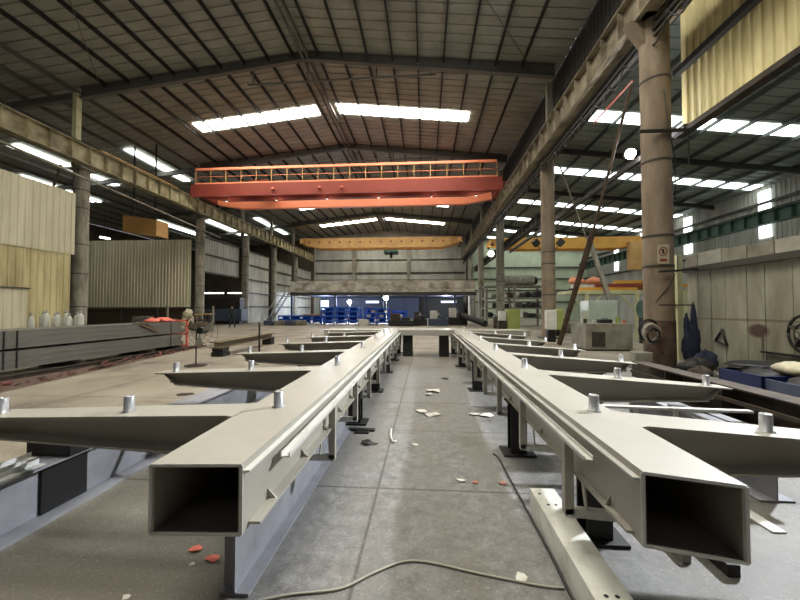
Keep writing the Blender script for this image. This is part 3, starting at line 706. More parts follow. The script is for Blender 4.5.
# bars on the floor, right foreground
for (x, y0, y1, w_, z, m, lab) in ((2.36, 2.55, 4.6, .09, .012, LIP, 'pale flat bar on the floor outside the right box beam'),
                                   (1.54, 2.22, 4.4, .05, .05, PRIMER, 'grey slim bar on the floor behind the right box beam end'),
                                   (1.72, 2.12, 4.4, .07, .07, DARKST, 'dark square bar on the floor behind the right box beam end')):
    solo('floor_bar', MB().box(x - w_ / 2, x + w_ / 2, y0, y1, 0, z), m, lab, 'bar', (x, y0, 0), bevel=.003)
# punched galvanised beam on the floor
t = Thing('punched_beam', 'mottled white hollow steel beam with punched holes lying on the floor', 'beam', (.87, 1.1, 0))
x0, x1 = .775, .95
mb = MB()
mb.box(x0, x0 + .008, 1.0, 2.7, 0, .162); mb.box(x1 - .008, x1, 1.0, 2.7, 0, .162); mb.box(x0, x1, 1.0, 2.7, .162, .17); mb.box(x0 + .008, x1 - .008, 1.0, 2.7, 0, .008)
t.part('beam_body', mb, GALV)
for (x, y) in ((.82, 2.62), (.835, 2.48), (.885, 2.48), (.835, 1.72), (.885, 1.72), (.835, 1.4), (.885, 1.4)):
    t.part('hole', MB().tube((x, y, .165), (x, y, .1706), .011, n=14), BLACK)
    t.part('hole_rim', MB().lathe((x, y, .1701), [(.011, 0), (.0125, .0012), (.0145, 0)], 14), GALV)

# ================================================================== LEFT SIDE STORE
STK = []
for lay, zb in ((0, .17), (1, .625)):
    for r in range(3):
        for cdx in range(3):
            x = -9.1 - cdx * .33; z = zb + r * .133
            mb = MB(); y0, y1 = 5.2 + .04 * ((r + cdx) % 2), 12.62 - .05 * ((r * 2 + cdx) % 3)
            mb.box(x - .31, x, y0, y1, z, z + .016); mb.box(x - .31, x, y0, y1, z + .115, z + .131); mb.box(x - .02, x - .006, y0, y1, z + .016, z + .115)
            solo('steel_section', mb, STACKM, 'grey steel section in the %s bundle at left, %s row, %s' % (['lower', 'upper'][lay], ['bottom', 'middle', 'top'][r], ['front', 'middle', 'back'][cdx]), 'steel section', (x, y0, z), 'grey steel sections in the left stack')
i = 0
for zb in (.03, .585):
    for y in ((6.2, 8.6, 11.0, 12.3) if zb < .1 else ()):
        solo('timber_bearer', MB().box(-10.15, -8.95, y - .07, y + .07, 0, .168), RUST, 'dark bearer under the grey steel stack, %s from the camera' % ORD[i], 'bearer', (-9.5, y, 0), 'bearers under the stack'); i += 1
for i, y in enumerate((6.95, 7.2, 11.95)):
    for lay, zb in ((0, .17), (1, .625)):
        solo('binding_strap', MB().box(-9.095, -9.085, y, y + .03, zb, zb + .395), BLACK, 'black strap round the %s bundle, %s' % (['lower', 'upper'][lay], ['nearest the camera', 'second from the camera', 'near its orange end'][i]), 'strap', (-9.09, y, zb))
t = Thing('end_frame', 'bright orange steel frame at the far end of the grey stack', 'frame', (-9.5, 12.8, 0))
for x in (-10.05, -9.05): t.part('upright', MB().box(x - .03, x + .03, 12.72, 12.8, 0, 1.1), RED)
for z in (.12, .56, 1.06): t.part('crossbar', MB().box(-10.08, -9.02, 12.72, 12.8, z - .03, z + .03), RED)
for i, (x, y) in enumerate(((-9.5, 11.6), (-9.35, 12.1), (-9.75, 12.35))):
    solo('folded_tarp', MB().blob((x, y, 1.07), .2, .22, .1, i, .5, flat=.6), RED, 'crumpled orange red plastic on the stack end, %s' % ['nearest', 'middle', 'farthest'][i], 'plastic', (x, y, 1.0), 'orange plastic on the stack')
solo('hanging_rag', MB().bar((-9.07, 10.55, 1.03), (-9.05, 11.2, .76), .02, .07).bar((-9.07, 10.85, 1.03), (-9.05, 11.3, .7), .02, .06).bar((-9.3, 10.7, 1.035), (-9.07, 10.7, 1.035), .3, .02), DIRTB, 'dark rag draped over the front of the grey stack', 'rag', (-9.05, 10.9, .8))
# rusty scrap beside the stack
rnd = random.Random(11); proto = None
for i in range(60):
    y = 5.4 + 7.8 * (i + rnd.random()) / 60; x = -8.75 + rnd.uniform(0, 1.0) * (13.8 - y) / 8; s = rnd.uniform(.05, .13)
    solo('rusty_scrap', MB().bar((x, y, s * .25), (x + s * rnd.uniform(-1.5, 1.5), y + s * rnd.uniform(.6, 2.4), s * rnd.uniform(.25, .9)), s * rnd.uniform(.4, 1.1), s * rnd.uniform(.15, .45)), RUSTR if i % 3 else RUST, '%s rusty scrap before the grey stack, %s piece in the %s stretch' % (('reddish', 'brown')[i % 3 == 0], ORD[i % 10], ('nearest', 'second', 'third', 'fourth', 'fifth', 'farthest')[i // 10]), 'scrap', (x, y, 0), 'rusty scrap before the stack')
solo('rust_rail', MB().isec((-8.78, 5.0, .05), (-8.78, 13.2, .05), .1, .1, .02, .02), RUST, 'rusty rail on the ground along the foot of the grey stack', 'rail', (-8.78, 5, 0))
# gas cylinders
def gas(x, y, label, s=1):
    s *= .93
    t = Thing('gas_cylinder', label, 'gas cylinder', (x, y, 0), 'gas cylinders by the left column')
    t.part('body', MB().lathe((x, y, 0), [(.10, 0), (.115, .02), (.115, 1.12 * s), (.10, 1.2 * s), (.06, 1.27 * s), (.035, 1.3 * s)], 16), GASM)
    t.part('valve', MB().lathe((x, y, 1.3 * s), [(.03, 0), (.045, .02), (.045, .07), (.02, .1)], 10).box(x - .05, x + .05, y - .012, y + .012, 1.3 * s + .1, 1.3 * s + .12), PIN)
xs = (-16.3, -15.9, -15.62, -15.36, -15.1, -14.85, -14.6, -14.36, -14.1)
for i, x in enumerate(xs): gas(x, 13.4 + .12 * (i % 2), 'white gas cylinder behind the grey stack, %s from the left' % ORD[i], 1.0 + .05 * ((i * 7) % 3))
t = Thing('cylinder_rack', 'low dark rack in front of the white gas cylinders', 'rack', (-15.2, 13, 0))
t.part('shelf', MB().box(-16.5, -13.9, 12.9, 13.15, .5, .56), DARKST)
for x in (-16.4, -14.0): t.part('leg', MB().box(x - .03, x + .03, 12.95, 13.05, 0, .5), DARKST)
for i, (x, y, r) in enumerate(((-17.0, 20, .5), (-15.8, 21, .4), (-18.2, 21.5, .6), (-14.6, 22, .45))):
    solo('tarped_heap', MB().blob((x, y, r * .5), r * 1.8, r, r * .9, 40 + i, .35, flat=.5), (DKWALL, CABG, DARKST, DKWALL)[i], 'covered heap behind the grey stack, %s from the left' % ORD[[1, 2, 0, 3][i]], 'heap', (x, y, 0))
for i, x in enumerate((-17.8, -14.5)):
    solo('thin_post', MB().box(x - .05, x + .05, 23, 23.1, 0, 1.7), CABG, 'thin post under the raised grey partition, the %s one' % ('left', 'right')[i], 'post', (x, 23, 0))

# pedestal fan
fx, fy = -6.02, 8.85
t = Thing('pedestal_fan', 'round floor fan on a thin pole with a wide base beside the grey stack', 'fan', (fx, fy, 0))
t.part('base', MB().lathe((fx, fy, 0), [(.27, 0), (.27, .03), (.05, .06), (.03, .08)], 24), RUST)
t.part('pole', MB().tube((fx, fy, .06), (fx, fy, .9), .018, n=10), DARKST)
t.part('motor', MB().tube((fx + .1, fy - .02, .93), (fx + .1, fy + .22, .93), .09, n=16), BLACK)
def ring(c, r, n=28): return [(c[0] + r * math.cos(2 * math.pi * i / n), c[1], c[2] + r * math.sin(2 * math.pi * i / n)) for i in range(n + 1)]
gd = MB()
for r, dy in ((.46, 0), (.33, -.06), (.2, -.09)): gd.path(ring((fx + .1, fy + .05 + dy, .90), r), .004, 5)
for i in range(16):
    a = 2 * math.pi * i / 16; ca, sa = math.cos(a), math.sin(a)
    gd.path([(fx + .1 + .06 * ca, fy - .05, .90 + .06 * sa), (fx + .1 + .25 * ca, fy - .03, .9 + .25 * sa), (fx + .1 + .46 * ca, fy + .05, .90 + .46 * sa)], .0025, 4)
t.part('guard', gd, DARKST)
for i in range(3):
    a = 2 * math.pi * i / 3 + .4
    t.part('blade', MB().loft([(fx + .1 + .05 * math.cos(a), fy - .01, .9 + .05 * math.sin(a)), (fx + .1 + .4 * math.cos(a - .25), fy - .03, .9 + .4 * math.sin(a - .25)), (fx + .1 + .4 * math.cos(a + .35), fy + .03, .9 + .4 * math.sin(a + .35))],
        [(fx + .1 + .05 * math.cos(a), fy - .004, .9 + .05 * math.sin(a)), (fx + .1 + .4 * math.cos(a - .25), fy - .024, .9 + .4 * math.sin(a - .25)), (fx + .1 + .4 * math.cos(a + .35), fy + .036, .9 + .4 * math.sin(a + .35))]), CABG)
# long beam on a block, black pole
solo('support_block', MB().box(-6.72, -6.33, 10.6, 11.0, 0, .14).box(-6.70, -6.35, 10.62, 10.98, .155, .27).box(-6.7, -6.35, 10.7, 10.9, .14, .155), DARKST, 'dark stacked block under the near end of the dusty beam', 'block', (-6.5, 10.8, 0))
solo('support_block', MB().box(-6.88, -6.5, 14.4, 14.75, 0, .27), DARKST, 'dark block under the far end of the dusty beam', 'block', (-6.7, 14.6, 0))
solo('dusty_beam', MB().isec((-6.55, 10.5, .37), (-6.7, 14.9, .37), .34, .2, .03, .03), DUSTB, 'dusty brown steel beam raised on blocks beyond the floor fan', 'beam', (-6.6, 10.5, .27))
t = Thing('stanchion', 'thin black pole with a pale knob standing on the far left floor', 'pole', (-5.52, 11.35, 0))
t.part('pole', MB().tube((-5.52, 11.35, .02), (-5.52, 11.35, 1.0), .03, n=10), BLACK); t.part('knob', MB().blob((-5.52, 11.35, 1.04), .06, .06, .05, 1, 0), CABG)
t.part('base', MB().lathe((-5.52, 11.35, 0), [(.16, 0), (.15, .02), (.03, .03)], 16), BLACK)
solo('white_sheet_bundle', MB().bar((-3.55, 4.3, .07), (-2.98, 4.9, .07), .25, .1).bar((-3.4, 4.15, .15), (-2.95, 4.7, .15), .08, .05), LIP, 'bundle of pale angles on the floor beside the left arms', 'bundle', (-3.2, 4.5, 0))

# worker at the back left
def person(x, y, label):
    me = bpy.data.meshes.new('person')
    P = {'pel': (0, 0, .93), 'che': (0, 0, 1.3), 'nek': (0, -.01, 1.46), 'hed': (0, -.03, 1.55), 'top': (0, -.03, 1.68),
         'lk': (-.13, -.05, .5), 'la': (-.2, .06, .08), 'lt': (-.22, -.1, .03), 'rk': (.12, -.02, .5), 'ra': (.2, .1, .08), 'rt': (.22, -.05, .03),
         'lh': (-.09, 0, .9), 'rh': (.09, 0, .9), 'ls': (-.19, 0, 1.4), 'rs': (.19, 0, 1.4), 'le': (-.25, -.02, 1.13), 're': (.24, -.04, 1.13), 'lw': (-.24, -.14, .9), 'rw': (.2, -.2, .95),
         'lf': (-.24, -.19, .83), 'rf': (.19, -.27, .9)}
    R = {'pel': .15, 'che': .16, 'nek': .06, 'hed': .095, 'top': .08, 'lk': .07, 'la': .05, 'lt': .045, 'rk': .07, 'ra': .05, 'rt': .045, 'lh': .1, 'rh': .1, 'ls': .07, 'rs': .07, 'le': .05, 're': .05, 'lw': .035, 'rw': .035, 'lf': .035, 'rf': .035}
    K = list(P); ed = [('pel', 'che'), ('che', 'nek'), ('nek', 'hed'), ('hed', 'top'), ('pel', 'lh'), ('lh', 'lk'), ('lk', 'la'), ('la', 'lt'), ('pel', 'rh'), ('rh', 'rk'), ('rk', 'ra'), ('ra', 'rt'),
        ('che', 'ls'), ('ls', 'le'), ('le', 'lw'), ('lw', 'lf'), ('che', 'rs'), ('rs', 're'), ('re', 'rw'), ('rw', 'rf')]
    me.from_pydata([P[k] for k in K], [(K.index(a), K.index(b)) for a, b in ed], [])
    o = bpy.data.objects.new('person', me); COL.objects.link(o); o.location = (x, y, 0); me.materials.append(CLOTH)
    sk = o.modifiers.new('skin', 'SKIN')
    for i, k in enumerate(K): me.skin_vertices[0].data[i].radius = (R[k], R[k]); me.skin_vertices[0].data[i].use_root = (k == 'pel')
    sb = o.modifiers.new('sub', 'SUBSURF'); sb.levels = sb.render_levels = 2
    setp(o, label, 'person')
    h = MB().blob((0, -.045, 1.6), .078, .095, .115, 2, 0, 14, 8); ho = mk('head', h, SKIN, o); 
    mk('hair', MB().blob((0, -.02, 1.64), .085, .1, .09, 3, .03, 14, 8), BLACK, o)
person(-15.5, 27.2, 'person in dark work clothes standing astride by the far left opening')
for i, (x, z, m) in enumerate(((-17.4, 1.1, AYEL), (-16.7, 1.15, AYEL), (-16.95, .7, RUST))):
    t = Thing('drum_stool', 'brown work table with orange top near the far left column, %s' % ['left one', 'right one', 'low one in front'][i], 'table', (x, 26 - .5 * (i == 2), 0))
    yy = 26 - .6 * (i == 2)
    t.part('table_top', MB().box(x - .3, x + .3, yy - .3, yy + .3, z - .08, z), m, bevel=.01)
    for dx in (-.24, .24):
        for dy in (-.24, .24): t.part('leg', MB().box(x + dx - .03, x + dx + .03, yy + dy - .03, yy + dy + .03, 0, z - .08), RUST)
solo('sack_pile', MB().blob((-17.9, 25.2, .38), .42, .5, .7, 5, .4, flat=.45).blob((-17.7, 25.0, 1.1), .28, .3, .35, 6, .5), BAG, 'pale sacking heap at the foot of the dark left column', 'sacks', (-17.9, 25.2, 0))
t = Thing('machine_bench', 'long dark machine behind the far left opening', 'machine', (-18, 34, 0))
t.part('machine_body', MB().box(-23, -17.9, 33, 34.2, .3, 1.5), NAVY, bevel=.05); t.part('machine_top', MB().box(-22.8, -18.1, 33.1, 34, 1.5, 2.6), DARKST, bevel=.03)
t.part('foot', MB().box(-22.5, -18.2, 33.2, 34, 0, .3), DARKST)
for i, x in enumerate((-22.6, -19.9)):
    t = Thing('tube_lamp', 'lit white tube lamp in the far left opening, the %s one' % ('left', 'right')[i], 'lamp', (x, 36, 3.2), 'tube lamps in the left aisle')
    t.part('tube', MB().tube((x - 1.1, 36, 3.2), (x + 1.1, 36, 3.2), .05, n=8), EM('lit_tube', (255, 250, 240), 6) if i == 0 else bpy.data.materials['lit_tube'])
    t.part('batten', MB().box(x - 1.15, x + 1.15, 35.95, 36.05, 3.25, 3.32), CABG)
    t.part('hanger', MB().box(x - .8, x - .78, 36, 36.02, 3.32, rz(x - .8)), DARKST)
for i, (x, y, z) in enumerate(((-27.5, 25.5, 9.9), (-27.3, 25, 7.6), (-24, 24.5, 6.9), (-26.0, 24.5, 7.2))):
    t = Thing('aisle_lamp', 'small lit lamp in the dark left aisle, %s' % ['uppermost', 'middle left', 'rightmost low one', 'lowest left'][i], 'lamp', (x, y, z), 'lamps in the left aisle')
    t.part('tube', MB().tube((x - .35, y, z), (x + .35, y + .1, z - .12), .06, n=8), bpy.data.materials['lit_tube'])
    t.part('stem', MB().tube((x, y, z + .05), (x, y, rz(x)), .015, n=6), DARKST)
# slanting strut behind the left partition
solo('slanting_strut', MB().bar((-19.2, 17, 9.1), (-23.8, 20, 7.0), .1, .1), CABG, 'pale slanting strut between the left runway girder and the partition', 'strut', (-19.2, 17, 9))

# ================================================================== MEZZANINE
t = Thing('mezzanine', 'mezzanine with stained guard panels across the far end of the bay', 'mezzanine', (-5, 44, 0))
t.part('deck', MB().box(-17.3, 6.2, 44, 59.4, 3.35, 3.6), NAVY)
t.part('edge_beam', MB().box(-17.3, 6.3, 43.8, 44, 3.2, 3.62), GIRT)
x = -17.3; i = 0
while x < 6.1:
    wd = (2.0, 2.6, 1.7)[i % 3]; wd = min(wd, 6.2 - x)
    t.part('guard_panel', MB().box(x + .02, x + wd - .02, 43.86, 43.9, 3.66, 5.02 + .08 * (i % 2)), MEZZ); x += wd; i += 1
t.part('guard_rail', MB().tube((-17.3, 43.88, 5.2), (6.2, 43.88, 5.2), .04, n=8), GIRT)
for x in (-17.1, -11.4, -5.4, 0.05, 3.7, 6.1): t.part('post', MB().box(x - .13, x + .13, 43.86, 44.1, 0, 3.2), NAVY if x < 6 else COLG)
t = Thing('stair', 'steep dark steel stair climbing to the left end of the mezzanine', 'stair', (-18.3, 38, 0))
for x in (-17.9, -17.3):
    t.part('stringer', MB().bar((x, 38.5, .1), (x, 43.6, 3.5), .06, .25), DARKST)
    t.part('handrail', MB().bar((x, 38.5, 1.1), (x, 43.6, 4.5), .04, .04).bar((x, 38.5, .1), (x, 38.5, 1.1), .04, .04).bar((x, 41, 1.8), (x, 41, 2.8), .04, .04).bar((x, 43.5, 3.4), (x, 43.5, 4.5), .04, .04), CABG)
for k in range(13): t.part('step', MB().box(-17.88, -17.32, 38.5 + k * .39, 38.78 + k * .39, .2 + k * .26, .23 + k * .26), DARKST)
solo('dark_back_screen', MB().box(-17, -1, 56, 56.2, 0, 3.3), NAVY, 'dark blue screen wall under the mezzanine', 'screen', (-9, 56, 0))
solo('dark_back_screen', MB().box(-1, 6.2, 57, 57.2, 0, 3.3), DARKST, 'black screen wall under the right part of the mezzanine', 'screen', (3, 57, 0))
for i, (x0, x1, z0, z1) in enumerate(((-16.9, -15.6, 1.4, 2.9), (-9.5, -7.4, 2.45, 2.8), (2.6, 5.0, 2.5, 2.8))):
    t = Thing('lit_opening', ['bright window under the left part of the mezzanine', 'bright window behind the blue racks under the mezzanine', 'long bright slot window under the right part of the mezzanine'][i], 'window', ((x0 + x1) / 2, 55.9, z0))
    t.part('pane', MB().box(x0, x1, 55.85 + (1 if i == 2 else 0), 55.9 + (1 if i == 2 else 0), z0, z1), GLOW)
    t.part('window_frame', MB().box(x0 - .1, x1 + .1, 55.9 + (1 if i == 2 else 0), 55.95 + (1 if i == 2 else 0), z0 - .1, z1 + .1), GIRT)
for i, (x, y, z, e) in enumerate(((-9.8, 45, 2.4, 420), (-5.0, 45, 2.9, 560))):
    t = Thing('work_lamp', 'glaring white work lamp under the mezzanine, the %s one' % ('left', 'right')[i], 'lamp', (x, y, z), 'work lamps under the mezzanine')
    t.part('bulb', MB().blob((x, y, z), .27, .27, .27, 1, 0), BULB); t.part('stand', MB().tube((x, y + .3, 0), (x, y + .3, z), .04, n=8), CABG)
    t.part('housing', MB().tube((x, y + .2, z), (x, y + .45, z), .17, .1, n=12), DARKST)
    l = light('lamp_light', 'POINT', (x, y - .45, z), e, (.8, .88, 1), .15)
light('mezz_fill_light', 'POINT', (-14, 48, 2.7), 900, (.7, .8, 1), .2); light('mezz_fill_light', 'POINT', (3, 50, 2.7), 500, (.85, .9, 1), .2)  # fill lights without fixtures, added to brighten the space under the mezzanine

# blue racks and things under / before the mezzanine
def blue_rack(x0, x1, y, z1, shelves, label):
    t = Thing('blue_rack', label, 'rack', ((x0 + x1) / 2, y, 0), 'blue racks before the mezzanine')
    n = max(2, int((x1 - x0) / 1.1)); 
    for k in range(n + 1):
        x = x0 + (x1 - x0) * k / n
        for yy in (y, y + 1.1): t.part('post', MB().box(x - .05, x + .05, yy - .05, yy + .05, 0, z1), BLUE)
    for k in range(n): t.part('back_mesh', MB().box(x0 + (x1 - x0) * k / n + .1, x0 + (x1 - x0) * (k + .7) / n, y + 1.0, y + 1.04, .1, z1 * .9), BLUE)
    for z in shelves: t.part('shelf', MB().box(x0, x1, y - .08, y + 1.15, z - .16, z), BLUE)
blue_rack(-9.9, -6.3, 33, 1.75, (.45, .9, 1.35, 1.7), 'tall blue steel rack in front of the left work lamp')
blue_rack(-5.9, -3.6, 34, 1.6, (.3, .7, 1.15, 1.6), 'narrow blue steel rack with white trays, left of the dark machines')
blue_rack(-3.3, -1.9, 36, 1.35, (.9, 1.3), 'low blue rack at the far end of the left frame')
blue_rack(-15.0, -10.6, 35, .85, (.5, .85), 'long low blue table under the left part of the mezzanine')
for i in range(5):
    z = (.72, 1.17, .32)[i % 3]; x = -5.5 + i * .42
    solo('white_tray', MB().box(x - .17, x + .17, 33.9, 34.3, z, z + .2), WHITEM, 'white tray on the narrow blue rack, %s from the left' % ORD[i], 'tray', (x, 34, z), 'white trays in the blue rack')
solo('timber_plank', MB().box(-12.4, -10.3, 34.8, 35.2, .86, .98), AYEL, 'orange timber plank on the long low blue table', 'plank', (-11, 35, .86))
solo('white_crate', MB().box(-6.0, -5.1, 31.2, 31.9, .0, .55), WHITEM, 'white crate before the narrow blue rack', 'crate', (-5.4, 31.5, 0), bevel=.04)
for i in range(4):
    x = -14.3 + i * 1.0
    solo('blue_crate', MB().box(x - .4, x + .4, 31.0, 31.7, 0, .45), CABG if i % 2 else NAVY, 'low crate on the floor before the long blue table, %s from the left' % ORD[i], 'crate', (x, 31.3, 0), bevel=.03)
def machine(x, y, w_, h_, m1, m2, label, seed):
    t = Thing('shop_machine', label, 'machine', (x, y, 0), 'machines at the far end')
    rnd = random.Random(seed)
    t.part('bed', MB().box(x - w_ / 2, x + w_ / 2, y - .4, y + .4, .0, h_ * .45), m1, bevel=.04)
    t.part('headstock', MB().box(x - w_ * .42, x - w_ * .05, y - .32, y + .32, h_ * .45, h_), m2, bevel=.05)
    t.part('carriage', MB().box(x + w_ * .05, x + w_ * .35, y - .38, y + .3, h_ * .45, h_ * .7), m1, bevel=.04)
    t.part('chuck', MB().tube((x - w_ * .05, y - .05, h_ * .72), (x + w_ * .05, y - .05, h_ * .72), h_ * .16, n=14), PIN)
machine(-2.1, 31, 2.2, 1.1, DARKST, RUST, 'brown and black machine just left of the far cross beam', 1)
machine(-.45, 32, 1.3, 1.3, DARKST, GIRT, 'dark machine behind the middle of the far cross beam', 2)
machine(1.2, 32, 1.8, 1.35, NAVY, WHITEM, 'machine with a white head behind the far cross beam', 3)
machine(3.0, 33, 1.8, 1.6, DARKST, WHITEM, 'dark machine with a white hood near the right end of the mezzanine', 4)
solo('dark_pipe', MB().tube((3.4, 32, .9), (5.0, 29.6, .27), .26, n=14), DARKST, 'thick dark pipe leaning down towards the third right column', 'pipe', (4.5, 30, .5))

# ================================================================== RIGHT SIDE STORE
t = Thing('pipe_rack', 'tall grey storage rack between the second and third right columns', 'rack', (7.6, 31.2, 0))
for x in (5.4, 7.8, 10.4):
    for y in (31.2, 33.3): t.part('post', MB().box(x - .09, x + .09, y - .09, y + .09, 0, 3.65 if x > 6 else 3.3), COLG)
for z in (.75, 1.6, 2.5, 3.55): t.part('shelf', MB().box(5.3, 10.6, 31.1, 33.4, z - .1, z), CABG)
t = Thing('duct_roll', 'ribbed grey flexible duct lying on the top of the storage rack', 'duct', (8, 31.8, 3.55))
mb = MB(); prof = []
xx = 6.6
while xx < 9.5:
    mb.tube((xx, 31.8, 4.03), (xx + .1, 31.8, 4.03), .44, .48, 14); mb.tube((xx + .1, 31.8, 4.03), (xx + .2, 31.8, 4.03), .48, .44, 14); xx += .2
t.part('duct_body', mb, ROLLM); t.part('duct_mouth', MB().tube((9.5, 31.8, 4.03), (9.9, 31.8, 4.0), .46, .3, n=14), BLACK)
rnd = random.Random(5)
for i in range(26):
    z = (.75, 1.6, 2.5)[i % 3]; x = 5.75 + (i * .83) % 4.5 + .01 * i; r = rnd.uniform(.16, .27)
    if i % 4 == 0: mb = MB().blob((x, 31.5, z + r), r * 1.3, r, r, i, .2)
    elif i % 4 == 1: mb = MB().tube((x, 31.15, z + r), (x, 33.0, z + r), r, n=12)
    else: mb = MB().box(x - r, x + r, 31.2, 31.9, z, z + r * 1.7)
    solo('stored_part', mb, (DARKST, CABG, RUST, WHITEM, GIRT)[i % 5], '%s on the %s shelf of the grey rack, about %s from the left' % (['dark lump', 'grey coil', 'brown block', 'white box', 'dark block'][i % 5], ['lowest', 'middle', 'upper'][i % 3], ORD[min(11, int((x - 5.7) / .4))]), 'part', (x, 31.3, z), 'parts in the grey rack')
t = Thing('welding_cabinet', 'yellow green cabinet with a red lower part below the storage rack', 'cabinet', (6.1, 24.5, 0))
t.part('cabinet_body', MB().box(5.65, 6.5, 24.5, 25.2, 0, 1.5), YGREEN, bevel=.03); t.part('door', MB().box(5.71, 6.44, 24.47, 24.5, .1, 1.4), YGREEN); t.part('side_box', MB().box(5.05, 5.6, 24.5, 25.1, 0, .7), RUST, bevel=.02)
t.part('white_box', MB().box(5.1, 5.55, 24.55, 25.0, .7, 1.35), WHITEM, bevel=.02)

# storage frame with yellow and orange profiles
t = Thing('storage_rack', 'cream braced storage frame loaded with profiles behind the nearest right column', 'rack', (10, 18, 0))
for x in (8.0, 10.4, 12.6):
    t.part('post', MB().box(x - .08, x + .08, 17.92, 18.08, 0, 2.25), CREAM)
    t.part('brace', MB().bar((x - .75, 18, 2.2), (x, 18, 1.35), .07, .07).bar((x + .75, 18, 2.2), (x, 18, 1.35), .07, .07), CREAM)
t.part('top_beam', MB().box(7.2, 13.2, 17.9, 19.6, 2.25, 2.42), CREAM)
for i in range(9):
    m = (YELLOW, AYEL, YELLOW, RUST, ORANGED, YELLOW, WHITEM, YELLOW, YELLOW)[i]
    x0 = 7.6 + (i % 3) * .9; x1 = x0 + 2.8 + (i % 2) * .8; y = 17.95 + (i % 4) * .32; z = 2.42 + (i // 4) * .17
    solo('steel_profile', MB().box(x0, x1, y, y + .26, z, z + .15), m, '%s profile on the cream storage frame, layer %s, %s row' % (('yellow', 'amber', 'yellow', 'rusty', 'orange red', 'yellow', 'white', 'yellow', 'yellow')[i], ('one', 'two', 'three')[i // 4], ('front', 'second', 'third', 'back')[i % 4]), 'profile', (x0, y, z), 'profiles on the storage frame')
for i, (x, y) in enumerate(((7.9, 18.9), (8.7, 18.7))):
    solo('folded_cover', MB().blob((x, y, 2.9), .42, .35, .22, i, .4, flat=.5), M('peach_cover', (222, 150, 112), .8, c2=(170, 100, 76)) if i == 0 else bpy.data.materials['peach_cover'], 'peach coloured folded cover on the storage frame, the %s one' % ('left', 'right')[i], 'cover', (x, y, 2.8))
t = Thing('green_machine', 'dark green motor with an orange cap behind the nearest right column', 'machine', (9.6, 16, 0))
t.part('motor_body', MB().tube((9.3, 15.8, 1.5), (10.2, 15.8, 1.5), .38, n=18), GREEN); t.part('pedestal', MB().box(9.35, 10.15, 15.5, 16.1, 0, 1.2), DARKST, bevel=.03); t.part('cap', MB().box(9.5, 9.9, 15.6, 16, 1.85, 2.1), AYEL, bevel=.05)
# low concrete / steel cabinet between columns
t = Thing('tool_cabinet', 'wide grey green tool cabinet between the first two right columns', 'cabinet', (6.4, 13, 0))
t.part('cabinet_body', MB().box(5.75, 7.35, 13, 14.2, .05, .98), CABG, bevel=.015)
t.part('door', MB().box(5.95, 6.4, 12.97, 13, .15, .68), RUST, label='rusty brown door panel')
t.part('plinth', MB().box(5.8, 7.3, 13.05, 14.1, 0, .05), DARKST)
solo('glass_cabinet', MB().box(6.75, 7.9, 15, 15.8, 0, 1.85), M('pale_glass_panel', (176, 186, 170), .3), 'pale grey green panelled box behind the tool cabinet', 'cabinet', (8, 15, 0), bevel=.02)
t = Thing('dispenser', 'white and black upright dispenser at the foot of the second right column', 'dispenser', (5.6, 16.5, 0))
t.part('white_body', MB().box(5.55, 6.0, 16.4, 16.8, .55, 1.45), WHITEM, bevel=.05); t.part('lower_body', MB().box(5.6, 5.95, 16.45, 16.8, 0, .55), BLACK, bevel=.02); t.part('side_box', MB().box(6.0, 6.3, 16.45, 16.8, .55, 1.5), YGREEN, bevel=.03)
for i, (x, w_, h_, m, nm, lab) in enumerate(((5.85, .12, .16, RUST, 'paint_can', 'small rusty can at the left end of the tool cabinet top'), (6.15, .1, .1, WHITEM, 'paint_can', 'small white can on the tool cabinet, second from its left end'),
        (6.55, .22, .14, DARKST, 'tool_box', 'dark tool box in the middle of the tool cabinet top'), (7.0, .14, .22, YGREEN, 'paint_can', 'yellow green can right of the dark tool box'), (7.22, .08, .12, RED, 'paint_can', 'small red can at the right end of the tool cabinet top'))):
    if nm == 'paint_can': mb = MB().lathe((x, 13.3, .98), [(w_ / 2, 0), (w_ / 2, h_ - .01), (w_ / 2 + .006, h_), (w_ / 2 - .01, h_ + .004)], 14)
    else: mb = MB().box(x - w_, x + w_, 13.2, 13.45, .98, .98 + h_).bar((x - .1, 13.32, 1.16), (x + .1, 13.32, 1.16), .02, .02).box(x - .1, x - .09, 13.31, 13.33, .98 + h_, 1.16).box(x + .09, x + .1, 13.31, 13.33, .98 + h_, 1.16)
    solo(nm, mb, m, lab, 'can' if nm == 'paint_can' else 'tool box', (x, 13.3, .98))
for i, (x, y, r, h_, m, lab) in enumerate(((7.9, 22.0, .3, .9, RUST, 'rusty drum on the floor left of the cream storage frame'), (8.7, 22.4, .3, .9, CABG, 'grey drum beside the rusty drum'), (7.3, 20.2, .25, .7, DARKST, 'small black drum behind the second right column'), (5.5, 27.2, .3, .9, RUST, 'rusty drum left of the yellow green cabinet'))):
    mb = MB().lathe((x, y, 0), [(r, 0), (r, h_ * .32), (r + .015, h_ * .34), (r, h_ * .36), (r, h_ * .64), (r + .015, h_ * .66), (r, h_ * .68), (r, h_), (r - .02, h_), (r - .02, h_ - .02)], 18)
    solo('steel_drum', mb, m, lab, 'drum', (x, y, 0), 'drums on the right')
for i, (x, y) in enumerate(((-22.5, 26.5), (-20.8, 26.8))):
    solo('timber_crate', MB().box(x - .6, x + .6, y - .4, y + .4, 0, .9 - .2 * i), (CABG, DUSTB)[i], 'dusty crate under the raised grey partition, the %s one' % ('left', 'right')[i], 'crate', (x, y, 0), bevel=.03)
